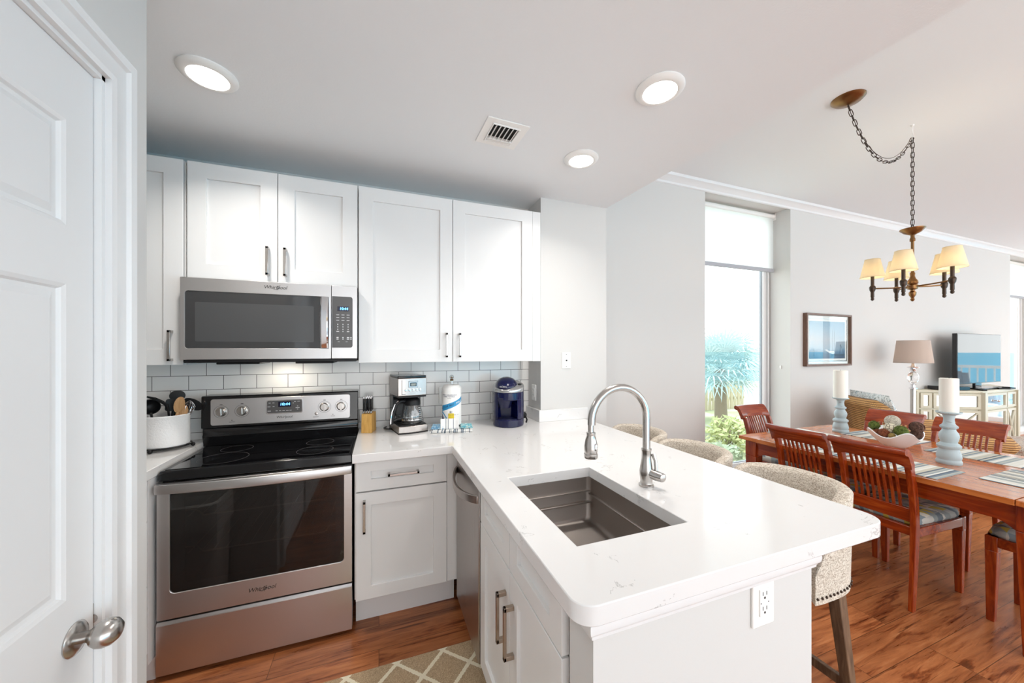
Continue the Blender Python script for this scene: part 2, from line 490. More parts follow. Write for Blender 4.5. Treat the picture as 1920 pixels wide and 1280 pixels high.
# ------------------------------------------------------------------ mesh builder
class MB:
    def __init__(s):
        s.v = []; s.f = []; s.mi = []; s.cur = 0

    def add(s, vs, fs):
        k = len(s.v)
        s.v += [tuple(v) for v in vs]
        s.f += [tuple(i + k for i in f) for f in fs]
        s.mi += [s.cur] * len(fs)
        return s

    def box(s, x0, y0, z0, x1, y1, z1):
        x0, x1 = min(x0, x1), max(x0, x1); y0, y1 = min(y0, y1), max(y0, y1); z0, z1 = min(z0, z1), max(z0, z1)
        v = [(x0, y0, z0), (x1, y0, z0), (x1, y1, z0), (x0, y1, z0), (x0, y0, z1), (x1, y0, z1), (x1, y1, z1), (x0, y1, z1)]
        return s.add(v, [(3, 2, 1, 0), (4, 5, 6, 7), (0, 1, 5, 4), (1, 2, 6, 5), (2, 3, 7, 6), (3, 0, 4, 7)])

    def taper(s, b, t):
        """hexahedron from bottom quad b and top quad t (each 4 points, ccw from above)"""
        return s.add(list(b) + list(t), [(3, 2, 1, 0), (4, 5, 6, 7), (0, 1, 5, 4), (1, 2, 6, 5), (2, 3, 7, 6), (3, 0, 4, 7)])

    def leg(s, p, q, a, b):
        """square tapering bar p->q, half sizes a at p, b at q, kept axis aligned"""
        sq = lambda c, h: [(c[0] - h, c[1] - h, c[2]), (c[0] + h, c[1] - h, c[2]), (c[0] + h, c[1] + h, c[2]), (c[0] - h, c[1] + h, c[2])]
        if p[2] > q[2]:
            p, q, a, b = q, p, b, a
        return s.taper(sq(p, a), sq(q, b))

    def tube(s, pts, r, n=10, closed=False, cap=True, flat=1.0, up=None):
        pts = [Vector(p) for p in pts]
        m = len(pts)
        rr = r if isinstance(r, (list, tuple)) else [r] * m
        tang = []
        for i in range(m):
            a = pts[(i - 1) % m] if (closed or i > 0) else pts[i]
            b = pts[(i + 1) % m] if (closed or i < m - 1) else pts[i]
            tang.append((b - a).normalized())
        u = Vector(up) if up else (Vector((0, 0, 1)) if abs(tang[0].z) < .9 else Vector((1, 0, 0)))
        vs = []
        for i in range(m):
            t = tang[i]
            u = (u - t * u.dot(t))
            if u.length < 1e-6:
                u = t.orthogonal()
            u.normalize()
            w = t.cross(u)
            for k in range(n):
                a = 2 * pi * k / n
                vs.append(pts[i] + (u * cos(a) * flat + w * sin(a)) * rr[i])
        fs = []
        for i in range(m if closed else m - 1):
            j = (i + 1) % m
            for k in range(n):
                fs.append((i * n + k, i * n + (k + 1) % n, j * n + (k + 1) % n, j * n + k))
        if cap and not closed:
            fs.append(tuple(reversed(range(n))))
            fs.append(tuple((m - 1) * n + k for k in range(n)))
        return s.add(vs, fs)

    def cyl(s, p, q, r, r2=None, n=20):
        return s.tube([p, q], [r, r if r2 is None else r2], n)

    def lathe(s, prof, c=(0, 0, 0), n=28, sx=1, sy=1):
        vs = []; rows = []
        for r, z in prof:
            if r < 1e-6:
                rows.append([len(vs)]); vs.append((c[0], c[1], c[2] + z))
            else:
                rows.append(list(range(len(vs), len(vs) + n)))
                vs += [(c[0] + r * sx * cos(2 * pi * k / n), c[1] + r * sy * sin(2 * pi * k / n), c[2] + z) for k in range(n)]
        fs = []
        for a, b in zip(rows, rows[1:]):
            for k in range(n):
                j = (k + 1) % n
                if len(a) == 1 and len(b) == 1:
                    continue
                if len(a) == 1:
                    fs.append((a[0], b[j], b[k]))
                elif len(b) == 1:
                    fs.append((a[k], a[j], b[0]))
                else:
                    fs.append((a[k], a[j], b[j], b[k]))
        return s.add(vs, fs)

    def ell(s, c, r, n=18, m=10):
        rx, ry, rz = r if isinstance(r, (tuple, list)) else (r, r, r)
        prof = [(sin(pi * i / m), -cos(pi * i / m)) for i in range(m + 1)]
        k = len(s.v)
        s.lathe([(0 if i in (0, m) else a, b) for i, (a, b) in enumerate(prof)], n=n)
        for i in range(k, len(s.v)):
            x, y, z = s.v[i]
            s.v[i] = (c[0] + x * rx, c[1] + y * ry, c[2] + z * rz)
        return s

    @staticmethod
    def _p(axis, a, b, t):
        return (a, b, t) if axis == 'z' else ((t, a, b) if axis == 'x' else (a, t, b))

    def prism(s, poly, t0, t1, axis='z'):
        n = len(poly)
        v = [s._p(axis, a, b, t0) for a, b in poly] + [s._p(axis, a, b, t1) for a, b in poly]
        f = [tuple(reversed(range(n))), tuple(range(n, 2 * n))] + [(i, (i + 1) % n, n + (i + 1) % n, n + i) for i in range(n)]
        return s.add(v, f)

    def ring(s, outer, inner, t0, t1, axis='z'):
        n = len(outer)
        v = []
        for t in (t0, t1):
            for pl in (outer, inner):
                v += [s._p(axis, a, b, t) for a, b in pl]
        f = []
        for i in range(n):
            j = (i + 1) % n
            f += [(i, n + i, n + j, j), (2 * n + i, 2 * n + j, 3 * n + j, 3 * n + i), (i, j, 2 * n + j, 2 * n + i), (n + i, 3 * n + i, 3 * n + j, n + j)]
        return s.add(v, f)

    def grid(s, fn, nu, nv, thick=None):
        v = [fn(i / nu, j / nv) for i in range(nu + 1) for j in range(nv + 1)]
        f = [(i * (nv + 1) + j, (i + 1) * (nv + 1) + j, (i + 1) * (nv + 1) + j + 1, i * (nv + 1) + j + 1) for i in range(nu) for j in range(nv)]
        return s.add(v, f)

    def xf(s, k, mat):
        for i in range(k, len(s.v)):
            s.v[i] = tuple(mat @ Vector(s.v[i]))
        return s

    def build(s, name, mat, parent=None, bevel=0, seg=2, ang=35, world=False, solid=0, sub=0, recalc=True):
        me = bpy.data.meshes.new(name)
        vs = s.v
        if world and parent is not None:
            p = parent
            while p.parent:
                p = p.parent
            o_ = p.location
            vs = [(a - o_[0], b - o_[1], c - o_[2]) for a, b, c in vs]
        me.from_pydata(vs, [], s.f)
        for m_ in (mat if isinstance(mat, list) else [mat]):
            me.materials.append(m_)
        for p_, i_ in zip(me.polygons, s.mi):
            p_.material_index = i_
        if recalc:
            bm = bmesh.new(); bm.from_mesh(me)
            bmesh.ops.recalc_face_normals(bm, faces=bm.faces)
            bm.to_mesh(me); bm.free()
        for p_ in me.polygons:
            p_.use_smooth = True
        me.set_sharp_from_angle(angle=R(ang))
        o = bpy.data.objects.new(name, me)
        COL.objects.link(o)
        if parent is not None:
            o.parent = parent
        if solid:
            md = o.modifiers.new('thickness', 'SOLIDIFY'); md.thickness = solid; md.offset = 0
        if sub:
            md = o.modifiers.new('subd', 'SUBSURF'); md.levels = sub; md.render_levels = sub
        if bevel:
            md = o.modifiers.new('bevel', 'BEVEL'); md.width = bevel; md.segments = seg; md.limit_method = 'ANGLE'; md.angle_limit = R(30)
        return o


def tag(o, label, cat, group=None, kind=None):
    o['label'] = label
    o['category'] = cat
    if group:
        o['group'] = group
    if kind:
        o['kind'] = kind
    return o


def thing(name, label, cat, loc=(0, 0, 0), rz=0, group=None):
    o = bpy.data.objects.new(name, None)
    o.empty_display_size = .05
    COL.objects.link(o)
    o.location = loc
    o.rotation_euler = (0, 0, rz)
    return tag(o, label, cat, group)


def struct(o, label=None):
    o['kind'] = 'structure'
    if label:
        o['label'] = label
    return o


def dup(root, loc, rz=None, label=None, group=None):
    def cp(o, par):
        c = o.copy()
        COL.objects.link(c)
        c.parent = par
        for ch in o.children:
            cp(ch, c)
        return c
    r = cp(root, None)
    r.location = loc
    if rz is not None:
        r.rotation_euler = (0, 0, rz)
    if label:
        r['label'] = label
    if group:
        r['group'] = group
    return r


def rrect(x0, y0, x1, y1, r, n=5):
    """rounded rectangle; r a number or 4 numbers (bl, br, tr, tl)"""
    rs = r if isinstance(r, (list, tuple)) else (r,) * 4
    out = []
    for (cx, cy, a0), q in zip(((x0, y0, pi), (x1, y0, 1.5 * pi), (x1, y1, 0), (x0, y1, .5 * pi)), rs):
        sx = 1 if cx == x0 else -1
        sy = 1 if cy == y0 else -1
        ox, oy = cx + sx * q, cy + sy * q
        for i in range(n + 1):
            a = a0 + (pi / 2) * i / n
            out.append((ox + q * cos(a), oy + q * sin(a)))
    return out


def rect(x0, y0, x1, y1):
    return [(x0, y0), (x1, y0), (x1, y1), (x0, y1)]


def txt(s, size, loc, face, mat, parent, name='lettering', shear=0, ext=.0006, sx=1.0, world=True, rot=None, align='CENTER'):
    c = bpy.data.curves.new('tmp_text', 'FONT')
    c.body = s; c.size = size; c.align_x = align; c.align_y = 'CENTER'; c.shear = shear; c.extrude = ext
    o = bpy.data.objects.new('tmp_text', c)
    COL.objects.link(o)
    bpy.context.view_layer.update()
    me = bpy.data.meshes.new_from_object(o.evaluated_get(bpy.context.evaluated_depsgraph_get()))
    bpy.data.objects.remove(o)
    me.name = name
    L = Vector(loc)
    if world:
        p = parent
        while p.parent:
            p = p.parent
        L = L - p.location
    rm = {'-y': Matrix.Rotation(pi / 2, 4, 'X'), '-x': Matrix.Rotation(-pi / 2, 4, 'Z') @ Matrix.Rotation(pi / 2, 4, 'X'), 'z': Matrix.Identity(4)}[face]
    if rot:
        rm = rot @ rm
    me.transform(Matrix.Translation(L) @ rm @ Matrix.Diagonal((sx, 1, 1, 1)))
    me.materials.clear(); me.materials.append(mat)
    ob = bpy.data.objects.new(name, me)
    COL.objects.link(ob)
    ob.parent = parent
    return ob


# ================================================================== STRUCTURE
ZK, ZC = 2.475, 3.05        # kitchen soffit, high ceiling
YB, YA, YW = 2.52, 2.294, 2.66
XR = 1.054                   # short return wall beside the cabinets
XE = 11.4

b = MB(); b.box(-2.6, -2.6, -.06, XE + .1, 2.96, 0)
struct(b.build('floor', M['floor']), 'wood plank floor running through kitchen and dining room')
b = MB(); b.box(1.0, -2.6, ZC, XE + .1, 2.96, ZC + .08)
struct(b.build('ceiling', M['ceil']), 'high white ceiling over the dining room')
b = MB(); b.prism([(-2.6, -2.6), (1.850, -2.6), (1.594, YA), (XR, YA), (XR, YB), (-2.6, YB)], ZK, ZC)
struct(b.build('ceiling_kitchen', M['ceil']), 'lowered kitchen ceiling with recessed lights')
b = MB(); b.prism([(-2.6, YB), (XR, YB), (XR, YA), (1.594, YA), (1.594, 2.96), (-2.6, 2.96)], 0, ZC)
struct(b.build('wall_back', M['wall']), 'greige kitchen back wall with a short return')
b = MB(); b.box(-1.7, YB - .008, .86, XR, YB, 1.42)
struct(b.build('wall_tiles', M['tile']), 'white subway tile backsplash with dark grout')
b = MB(); b.box(-1.8, 1.20, 0, -1.7, YB, ZK)
struct(b.build('wall_alcove', M['wall']))
# left wall with the door opening
b = MB(); b.box(-.72, 1.13, 0, -.60, 1.295, ZK); b.box(-.72, -2.6, 2.045, -.60, 1.13, ZK); b.box(-.72, -2.6, 0, -.60, .345, 2.045); b.box(-1.8, 1.175, 0, -.72, 1.295, ZK)
struct(b.build('wall_left', M['wall']), 'white wall beside the panelled door')
# window wall
WX0, WX1, W2X0, W2X1 = 2.994, 4.252, 9.643, 10.95
b = MB()
for x0, x1 in ((1.594, WX0), (WX1, W2X0), (W2X1, XE)):
    b.box(x0, YW, 0, x1, 2.96, ZC)
b.box(WX0, YW, 2.985, WX1, 2.96, ZC); b.box(W2X0, YW, 2.985, W2X1, 2.96, ZC)
b.box(WX0, YW, -.02, WX1, 2.96, .05); b.box(W2X0, YW, -.02, W2X1, 2.96, .05)
struct(b.build('wall_window', M['wall']), 'pale greige dining room wall with tall window recesses')
# far end: glazed doors to the sea
b = MB(); b.box(XE, -2.6, 2.6, XE + .1, 2.96, ZC); b.box(XE, 2.3, 0, XE + .1, 2.96, 2.6); b.box(XE, -2.6, 0, XE + .1, -2.58, 2.6)
struct(b.build('wall_far', M['wall']))
for k, y in enumerate((-2.58, -.96, .66)):
    b = MB(); b.ring(rect(y, .0, y + 1.62, 2.6), rect(y + .07, .09, y + 1.55, 2.52), XE + .02, XE + .07, 'x')
    d = struct(b.build('door_%d' % (k + 2), M['trim']))
    g = MB(); g.box(XE + .042, y + .07, .09, XE + .048, y + 1.55, 2.52); g.build('pane', M['pane'], d)


def window(n, x0, x1):
    y0, y1 = 2.895, 2.955
    f = MB(); f.ring(rect(x0, .05, x1, 2.985), rect(x0 + .07, .13, x1 - .075, 2.93), y0 + .012, y1, 'y')
    f.ring(rect(x0 + .05, .11, x1 - .055, 2.95), rect(x0 + .085, .15, x1 - .09, 2.92), y0, y0 + .03, 'y')
    f.box(x1 - .035, y0 - .014, .05, x1 - .012, y0 + .02, 2.985)
    o = struct(f.build('window_%d' % n, M['trim'], bevel=.004))
    s = MB(); s.ring(rect(x0 + .085, .15, x1 - .09, 2.92), rect(x0 + .092, .157, x1 - .098, 2.913), y0 + .02, y0 + .045, 'y')
    s.build('gasket', M['gasket'] if n == 1 else M['trim'], o)
    g = MB(); g.box(x0 + .09, y0 + .03, .155, x1 - .095, y0 + .036, 2.915); g.build('pane', M['pane'], o)
    return o


struct(window(1, WX0, WX1), 'tall dining window onto the palm garden')
struct(window(2, W2X0, W2X1))


def blind(x0, x1, zb, label):
    t = thing('roller_blind', label, 'blind', ((x0 + x1) / 2, 2.84, zb), 0, 'roller blinds in the window recesses')
    w = (x1 - x0) / 2 - .012
    c = MB(); c.box(-w, -.001, .02, w, .001, 2.93 - zb); c.build('fabric', M['blind'], t)
    c = MB(); c.tube([(-w, .0, 2.945 - zb), (w, .0, 2.945 - zb)], .024, 14); c.build('roller', M['plastic'], t)
    c = MB(); c.box(-w, -.011, -.012, w, .011, .03); c.build('hem_bar', M['hem'], t, .004)
    c = MB(); c.box(w - .001, -.03, 2.9 - zb, w + .008, .03, 2.98 - zb); c.build('bracket', M['plastic'], t, .003)


blind(WX0, WX1, 2.315, 'white roller blind half lowered over the palm garden window')
blind(W2X0, W2X1, 2.345, 'white roller blind over the far window behind the television')

# crown moulding
def crown(pts):
    pr = [(0, 0), (-.012, .006), (-.016, .022), (-.045, .055), (-.06, .062), (-.066, .078), (-.066, .085), (0, .085)]
    m_ = MB(); m_.prism([(YW + y, ZC - .085 + z) for y, z in pr], pts[0], pts[1], 'x')
    return m_.build('trim_1', M['trim'], ang=25)


struct(crown((1.594, XE)), 'white crown moulding along the window wall')
# door in the left wall, its casing
XD = -.612
d = MB(); d.box(-.65, .357, .01, XD - .011, 1.117, 2.034)
zr = ((.20, .70), (.886, 1.549), (1.671, 1.893)); yc = ((.452, .69), (.803, 1.041))
ys = (.357, .452, .69, .803, 1.041, 1.117)
for y0, y1 in ((.357, .452), (.69, .803), (1.041, 1.117)):
    d.box(XD - .011, y0, .01, XD, y1, 2.034)
zz = (.01, .20, .70, .886, 1.549, 1.671, 1.893, 2.034)
for z0, z1 in ((.01, .2), (.7, .886), (1.549, 1.671), (1.893, 2.034)):
    for y0, y1 in yc:
        d.box(XD - .011, y0, z0, XD, y1, z1)
for z0, z1 in zr:
    for y0, y1 in yc:
        k = len(d.v)
        e0, e1, e2 = .0, .016, .030
        q = lambda e: rect(y0 + e, z0 + e, y1 - e, z1 - e)
        vs = [(XD, *p) for p in q(0)] + [(XD - .003, *p) for p in q(.008)] + [(XD - .009, *p) for p in q(.012)] + [(XD - .010, *p) for p in q(.020)] + [(XD - .004, *p) for p in q(.034)]
        fs = [(r_ * 4 + i, r_ * 4 + (i + 1) % 4, r_ * 4 + 4 + (i + 1) % 4, r_ * 4 + 4 + i) for r_ in range(4) for i in range(4)] + [(16, 17, 18, 19)]
        d.add(vs, fs)
door = struct(d.build('door_1', M['door'], ang=15), 'white six-panel door at the left edge')
k = MB()
kn = lambda m_, prof: m_.lathe(prof, n=24)
k.lathe([(0, 0), (.034, 0), (.035, .003), (.031, .007), (.018, .010), (0, .010)])
k.xf(0, Matrix.Translation((XD, 1.062, .79)) @ Matrix.Rotation(pi / 2, 4, 'Y'))
kr = k.build('rose', M['nickel'], door)
k = MB(); k.lathe([(.011, .008), (.011, .022), (.013, .027), (.020, .033), (.026, .043), (.0275, .053), (.025, .064), (.017, .073), (.007, .077), (0, .0775)])
k.xf(0, Matrix.Translation((XD, 1.062, .79)) @ Matrix.Rotation(pi / 2, 4, 'Y') @ Matrix.Diagonal((1, 1.15, 1, 1)))
k.build('door_knob', M['nickel'], door)
k = MB(); k.box(XD - .02, 1.1165, .76, XD + .0006, 1.1185, .83); k.cyl((XD - .004, 1.118, .795), (XD - .004, 1.126, .795), .011, n=14)
k.build('latch', M['nickel'], door)
c = MB()
prof = [(0, 0), (.0, .014), (.012, .017), (.045, .012), (.055, .012), (.06, .02), (.078, .022), (.084, .018), (.084, 0)]
np_ = len(prof)
vs = [(-.60 + h, y + ny * s_, z + nz * s_) for (y, z), (ny, nz) in zip([(1.13, 0), (1.13, 2.045), (.20, 2.045)], [(1, 0), (1, 1), (0, 1)]) for s_, h in prof]
c.add(vs, [(i * np_ + q, i * np_ + (q + 1) % np_, (i + 1) * np_ + (q + 1) % np_, (i + 1) * np_ + q) for i in range(2) for q in range(np_)])
struct(c.build('trim_2', M['trim'], ang=20), 'white door casing')
c = MB(); c.box(-.70, 1.119, 0, -.598, 1.1305, 2.046); c.box(-.70, .345, 2.035, -.598, 1.13, 2.046); c.box(-.66, 1.108, 0, -.65, 1.12, 2.035)
struct(c.build('trim_3', M['trim']), 'door jamb')
# peninsula half wall
b = MB(); b.box(.40, .62, 0, 1.075, .715, .872); b.box(.985, .715, 0, 1.075, YA, .872)
struct(b.build('wall_peninsula', M['wall']), 'greige half wall under the end of the peninsula')
pm = [(0, 0), (.007, .003), (.008, .010), (.014, .018), (.016, .026), (.016, .038), (0, .038)]
b = MB()
loop = [(.40, .80), (.40, .62), (1.075, .62), (1.075, YA)]
nrm = [(-1, 0), (-1, -1), (1, -1), (1, 0)]
vs = [(x + nx * h, y + ny * h, .834 + z) for (x, y), (nx, ny) in zip(loop, nrm) for h, z in pm]
n_ = len(pm)
b.add([(x + (0), y, z) for x, y, z in vs], [(i * n_ + k_, i * n_ + (k_ + 1) % n_, (i + 1) * n_ + (k_ + 1) % n_, (i + 1) * n_ + k_) for i in range(3) for k_ in range(n_)])
struct(b.build('trim_4', M['trim'], ang=20), 'white moulding under the peninsula worktop')
for nm, bx in (('baseboard_window', (1.594, YW - .015, 0, WX0, YW, .13)), ('baseboard_dining', (WX1, YW - .015, 0, W2X0, YW, .13)), ('baseboard_peninsula', (1.075, .62, 0, 1.088, YA, .10))):
    b = MB(); b.box(*bx); struct(b.build(nm, M['trim'], bevel=.003))


# ================================================================== KITCHEN CABINETS
def bar_pull(p, L, axis, face, parent, w=.012, mat='nickel', proj=.034):
    """square bar pull centred at p on a face looking toward -y or -x"""
    m_ = MB(); h = L / 2; d_ = w / 2
    x, y, z = p
    if face == '-y':
        if axis == 'z':
            m_.box(x - d_, y - proj, z - h, x + d_, y - proj + .008, z + h)
            for s_ in (-1, 1):
                m_.box(x - d_, y - proj, z + s_ * h, x + d_, y, z + s_ * (h - w))
        else:
            m_.box(x - h, y - proj, z - d_, x + h, y - proj + .008, z + d_)
            for s_ in (-1, 1):
                m_.box(x + s_ * h, y - proj, z - d_, x + s_ * (h - w), y, z + d_)
    else:
        m_.box(x - proj, y - d_, z - h, x - proj + .009, y + d_, z + h)
        for s_ in (-1, 1):
            m_.box(x - proj, y - d_, z + s_ * h, x, y + d_, z + s_ * (h - w))
    return m_.build('handle', M[mat], parent, .0015, world=True)


def shaker(name, a0, z0, a1, z1, face, f0, parent, st=.075, th=.02, sth=None):
    """recessed-panel front in the plane y=f0 (face -y) or x=f0 (face -x)"""
    m_ = MB()
    ax = 'y' if face == '-y' else 'x'
    sz = st if sth is None else sth
    m_.ring(rect(a0, z0, a1, z1), rect(a0 + st, z0 + sz, a1 - st, z1 - sz), f0, f0 + th, ax)
    if ax == 'y':
        m_.box(a0 + st - .004, f0 + .012, z0 + sz - .004, a1 - st + .004, f0 + th - .002, z1 - sz + .004)
    else:
        m_.box(f0 + .012, a0 + st - .004, z0 + sz - .004, f0 + th - .002, a1 - st + .004, z1 - sz + .004)
    return m_.build(name, M['cab'], parent, .0015, world=True)


YU, YUB = 2.195, YB - .008

def upper(label, x0, x1, z0, z1, doors, handles, filler=None):
    t = thing('upper_cabinet', label, 'cabinet', ((x0 + x1) / 2, YUB, z0), 0, 'white upper cabinets')
    m_ = MB(); m_.box(x0, YU + .022, z0, x1, YUB, z1); m_.build('body', M['cab'], t, world=True)
    ds = []
    for a0, a1 in doors:
        ds.append(shaker('door', a0 + .0015, z0 + .001, a1 - .0015, z1, '-y', YU, t))
    for i, x, z in handles:
        bar_pull((x, YU, z), .146, 'z', '-y', ds[i])
    if filler:
        m_ = MB(); m_.box(filler[0], YU + .002, z0, filler[1], YU + .02, z1); m_.build('filler_strip', M['cab'], t, world=True)
    return t


upper('white upper cabinet at the far left, cut off by the door wall', -1.36, -.878, 1.339, 2.328, [(-1.36, -.88)], [(0, -.924, 1.432)])
upper('short white double upper cabinet right above the microwave', -.8683, -.1105, 1.760, 2.328, [(-.868, -.4921), (-.4921, -.111)], [(0, -.533, 1.866), (1, -.455, 1.866)])
upper('tall white double upper cabinet above the coffee makers', -.1076, 1.0078, 1.339, 2.328, [(-.1076, .4204), (.4204, .951)], [(0, .38, 1.441), (1, .46, 1.441)], (.951, 1.0078))

# base cabinet right of the range
YF = 1.926
t = thing('base_cabinet', 'white base cabinet with one drawer between range and dishwasher', 'cabinet', (.12, YB - .01, 0))
m_ = MB(); m_.box(-.112, YF + .022, .18, .339, YB - .01, .868); m_.box(.339, YF + .022, .18, .95, YB - .01, .868); m_.build('body', M['cab'], t, world=True)
m_ = MB(); m_.box(-.112, 2.055, 0, .40, 2.07, .18); m_.build('toe_kick', M['cab'], t, world=True)
m_ = MB(); m_.box(.3395, YF + .008, .18, .396, YF + .024, .868); m_.build('filler_strip', M['cab'], t, world=True)
dr = shaker('drawer', -.106, .716, .337, .866, '-y', YF, t, .07, sth=.055)
bar_pull((.117, YF, .791), .152, 'x', '-y', dr)
do = shaker('door', -.106, .182, .337, .709, '-y', YF, t, .07, sth=.064)
bar_pull((-.067, YF, .598), .155, 'z', '-y', do)
# corner base cabinet left of the range
t = thing('base_cabinet', 'white drawer base cabinet in the corner left of the range', 'cabinet', (-1.28, YB - .01, 0))
m_ = MB(); m_.box(-1.69, YF + .022, .10, -.897, YB - .01, .868); m_.box(-1.69, 2.0, 0, -.897, YB - .01, .10); m_.build('body', M['cab'], t, world=True)
for z0, z1 in ((.70, .866), (.43, .695), (.15, .425)):
    shaker('drawer', -1.35, z0, -.899, z1, '-y', YF, t, .06, sth=.05)
# sink base in the peninsula
XF = .392
t = thing('sink_cabinet', 'white sink base cabinet with two doors under the peninsula sink', 'cabinet', (.69, 1.09, 0))
m_ = MB(); m_.box(XF + .022, .728, .10, .98, .745, .868); m_.box(XF + .022, 1.44, .10, .98, 1.457, .868); m_.box(XF + .022, .745, .10, .98, 1.44, .118); m_.box(XF + .022, .745, .84, XF + .04, 1.44, .868); m_.box(XF + .022, .745, .10, XF + .03, 1.44, .84)
m_.build('body', M['cab'], t, world=True)
m_ = MB(); m_.box(.465, .728, 0, .48, 1.457, .10); m_.build('toe_kick', M['cab'], t, world=True)
shaker('false_drawer', 1.096, .706, 1.448, .867, '-x', XF, t, .065, sth=.05)
shaker('false_drawer', .738, .706, 1.092, .867, '-x', XF, t, .065, sth=.05)
d1 = shaker('door', 1.096, .112, 1.448, .700, '-x', XF, t, .065)
d2 = shaker('door', .738, .112, 1.092, .700, '-x', XF, t, .065)
bar_pull((XF, 1.128, .535), .165, 'z', '-x', d1, .014, 'bronze_nickel')
bar_pull((XF, 1.055, .535), .165, 'z', '-x', d2, .014, 'bronze_nickel')
# dishwasher
t = thing('dishwasher', 'stainless dishwasher with a bowed handle beside the sink cabinet', 'dishwasher', (.68, 1.69, 0))
m_ = MB(); m_.box(XF + .03, 1.462, .10, .97, 1.918, .862); m_.build('tub', M['black_matte'], t, world=True)
m_ = MB(); m_.box(XF - .004, 1.462, .10, XF + .03, 1.918, .868); dp = m_.build('door', M['steel_v'], t, .004, world=True)
m_ = MB(); m_.box(XF + .08, 1.465, 0, XF + .1, 1.915, .10); m_.build('toe_kick', M['black_matte'], t, world=True)
m_ = MB()
pts = [(XF - .002 - .052 * sin(pi * i / 16) ** .7, 1.475 + .43 * i / 16, .782 - .018 * sin(pi * i / 16)) for i in range(17)]
vs = []
for x, y, z in pts:
    vs += [(x - .006, y, z - .017), (x + .006, y, z - .017), (x + .006, y, z + .017), (x - .006, y, z + .017)]
fs = [(i * 4 + k_, i * 4 + (k_ + 1) % 4, i * 4 + 4 + (k_ + 1) % 4, i * 4 + 4 + k_) for i in range(16) for k_ in range(4)] + [(0, 1, 2, 3), (64, 65, 66, 67)]
m_.add(vs, fs); m_.build('handle', M['steel_v'], dp, .002, world=True)

# ------------------------------------------------------------------ countertops
ZT, ZB = .914, .872
t = thing('countertop', 'white quartz worktop turning the corner onto the peninsula', 'countertop', (.86, 1.5, ZB))
SX0, SX1, SY0, SY1 = .470, .836, .802, 1.328
ym = 1.06
cn = rrect(.357, .60, 1.396, 1.3, (.045, .06, 0, 0), 8)
bl, br = cn[:9], cn[9:18]
south = [(.357, ym)] + bl + br + [(1.396, ym), (SX1, ym), (SX1, SY0), (SX0, SY0), (SX0, ym)]
north = [(1.396, ym), (1.396, YA), (XR, YA), (XR, YB - .009), (-.119, YB - .009), (-.119, 1.8726), (.357, 1.8726), (.357, ym), (SX0, ym), (SX0, SY1), (SX1, SY1), (SX1, ym)]
bmv = {}
m_ = MB()
def vid(p, z):
    k_ = (round(p[0], 5), round(p[1], 5), z)
    if k_ not in bmv:
        bmv[k_] = len(m_.v); m_.v.append((k_[0], k_[1], z))
    return bmv[k_]
for poly in (south, north):
    m_.f.append(tuple(vid(p, ZT) for p in poly)); m_.mi.append(0)
    m_.f.append(tuple(vid(p, ZB) for p in reversed(poly))); m_.mi.append(0)
    for i in range(len(poly)):
        p, q = poly[i], poly[(i + 1) % len(poly)]
        if abs(p[1] - ym) < 1e-6 and abs(q[1] - ym) < 1e-6:
            continue
        m_.f.append((vid(p, ZB), vid(q, ZB), vid(q, ZT), vid(p, ZT))); m_.mi.append(0)
m_.build('slab', M['quartz'], t, .0025, world=True)
m_ = MB(); m_.prism([(1.034, YB - .0095), (XR, YB - .0095), (XR, YA), (1.42, YA), (1.42, YA - .02), (1.034, YA - .02)], ZT, .995)
m_.build('upstand', M['quartz'], t, .002, world=True)
t = thing('countertop', 'short white quartz worktop left of the range', 'countertop', (-1.29, 2.2, ZB))
m_ = MB(); m_.box(-1.69, 1.8726, ZB, -.889, YB - .009, ZT); m_.build('slab', M['quartz'], t, .0025, world=True)

# ------------------------------------------------------------------ sink, faucet
t = thing('sink', 'undermount stainless sink set into the peninsula worktop', 'sink', (.653, 1.065, .69))
m_ = MB()
x0, x1, y0, y1 = SX0 - .006, SX1 + .006, SY0 - .006, SY1 + .006
zt, zb = ZB - .001, .690
o = rrect(x0 - .02, y0 - .02, x1 + .02, y1 + .02, .03, 6); i1 = rrect(x0, y0, x1, y1, .02, 6); i2 = rrect(x0, y0, x1, y1, .02, 6); i3 = rrect(x0 + .012, y0 + .012, x1 - .012, y1 - .012, .02, 6)
n_ = len(o); vs = []
for pl, z in ((o, zt - .012), (o, zt), (i1, zt), (i2, zb + .015), (i3, zb)):
    vs += [(a, c_, z) for a, c_ in pl]
fs = [(r_ * n_ + i, r_ * n_ + (i + 1) % n_, (r_ + 1) * n_ + (i + 1) % n_, (r_ + 1) * n_ + i) for r_ in range(4) for i in range(n_)] + [tuple(4 * n_ + i for i in range(n_))]
m_.add(vs, fs)
basin = m_.build('basin', M['sink'], t, world=True, ang=50)
m_ = MB()  # workstation ledges along the walls
m_.box(x0, y0 + .01, .800, x0 + .012, y1 - .01, .806); m_.box(x1 - .012, y0 + .01, .800, x1, y1 - .01, .806)
m_.box(x0, y1 - .016, .765, x1, y1, .772); m_.box(x0, y1 - .010, .812, x1, y1, .818)
m_.build('ledge', M['sink'], basin, .002, world=True)
m_ = MB(); m_.box(x0 + .014, y0 + .05, .691, x0 + .10, y1 - .22, .7); m_.build('drain_plate', M['sink'], basin, .003, world=True)
m_ = MB(); m_.lathe([(.0, 0), (.03, .0), (.042, .004), (.045, .001), (.045, -.01)], (.74, 1.08, .692), 24); m_.build('drain', M['chrome'], basin, world=True)

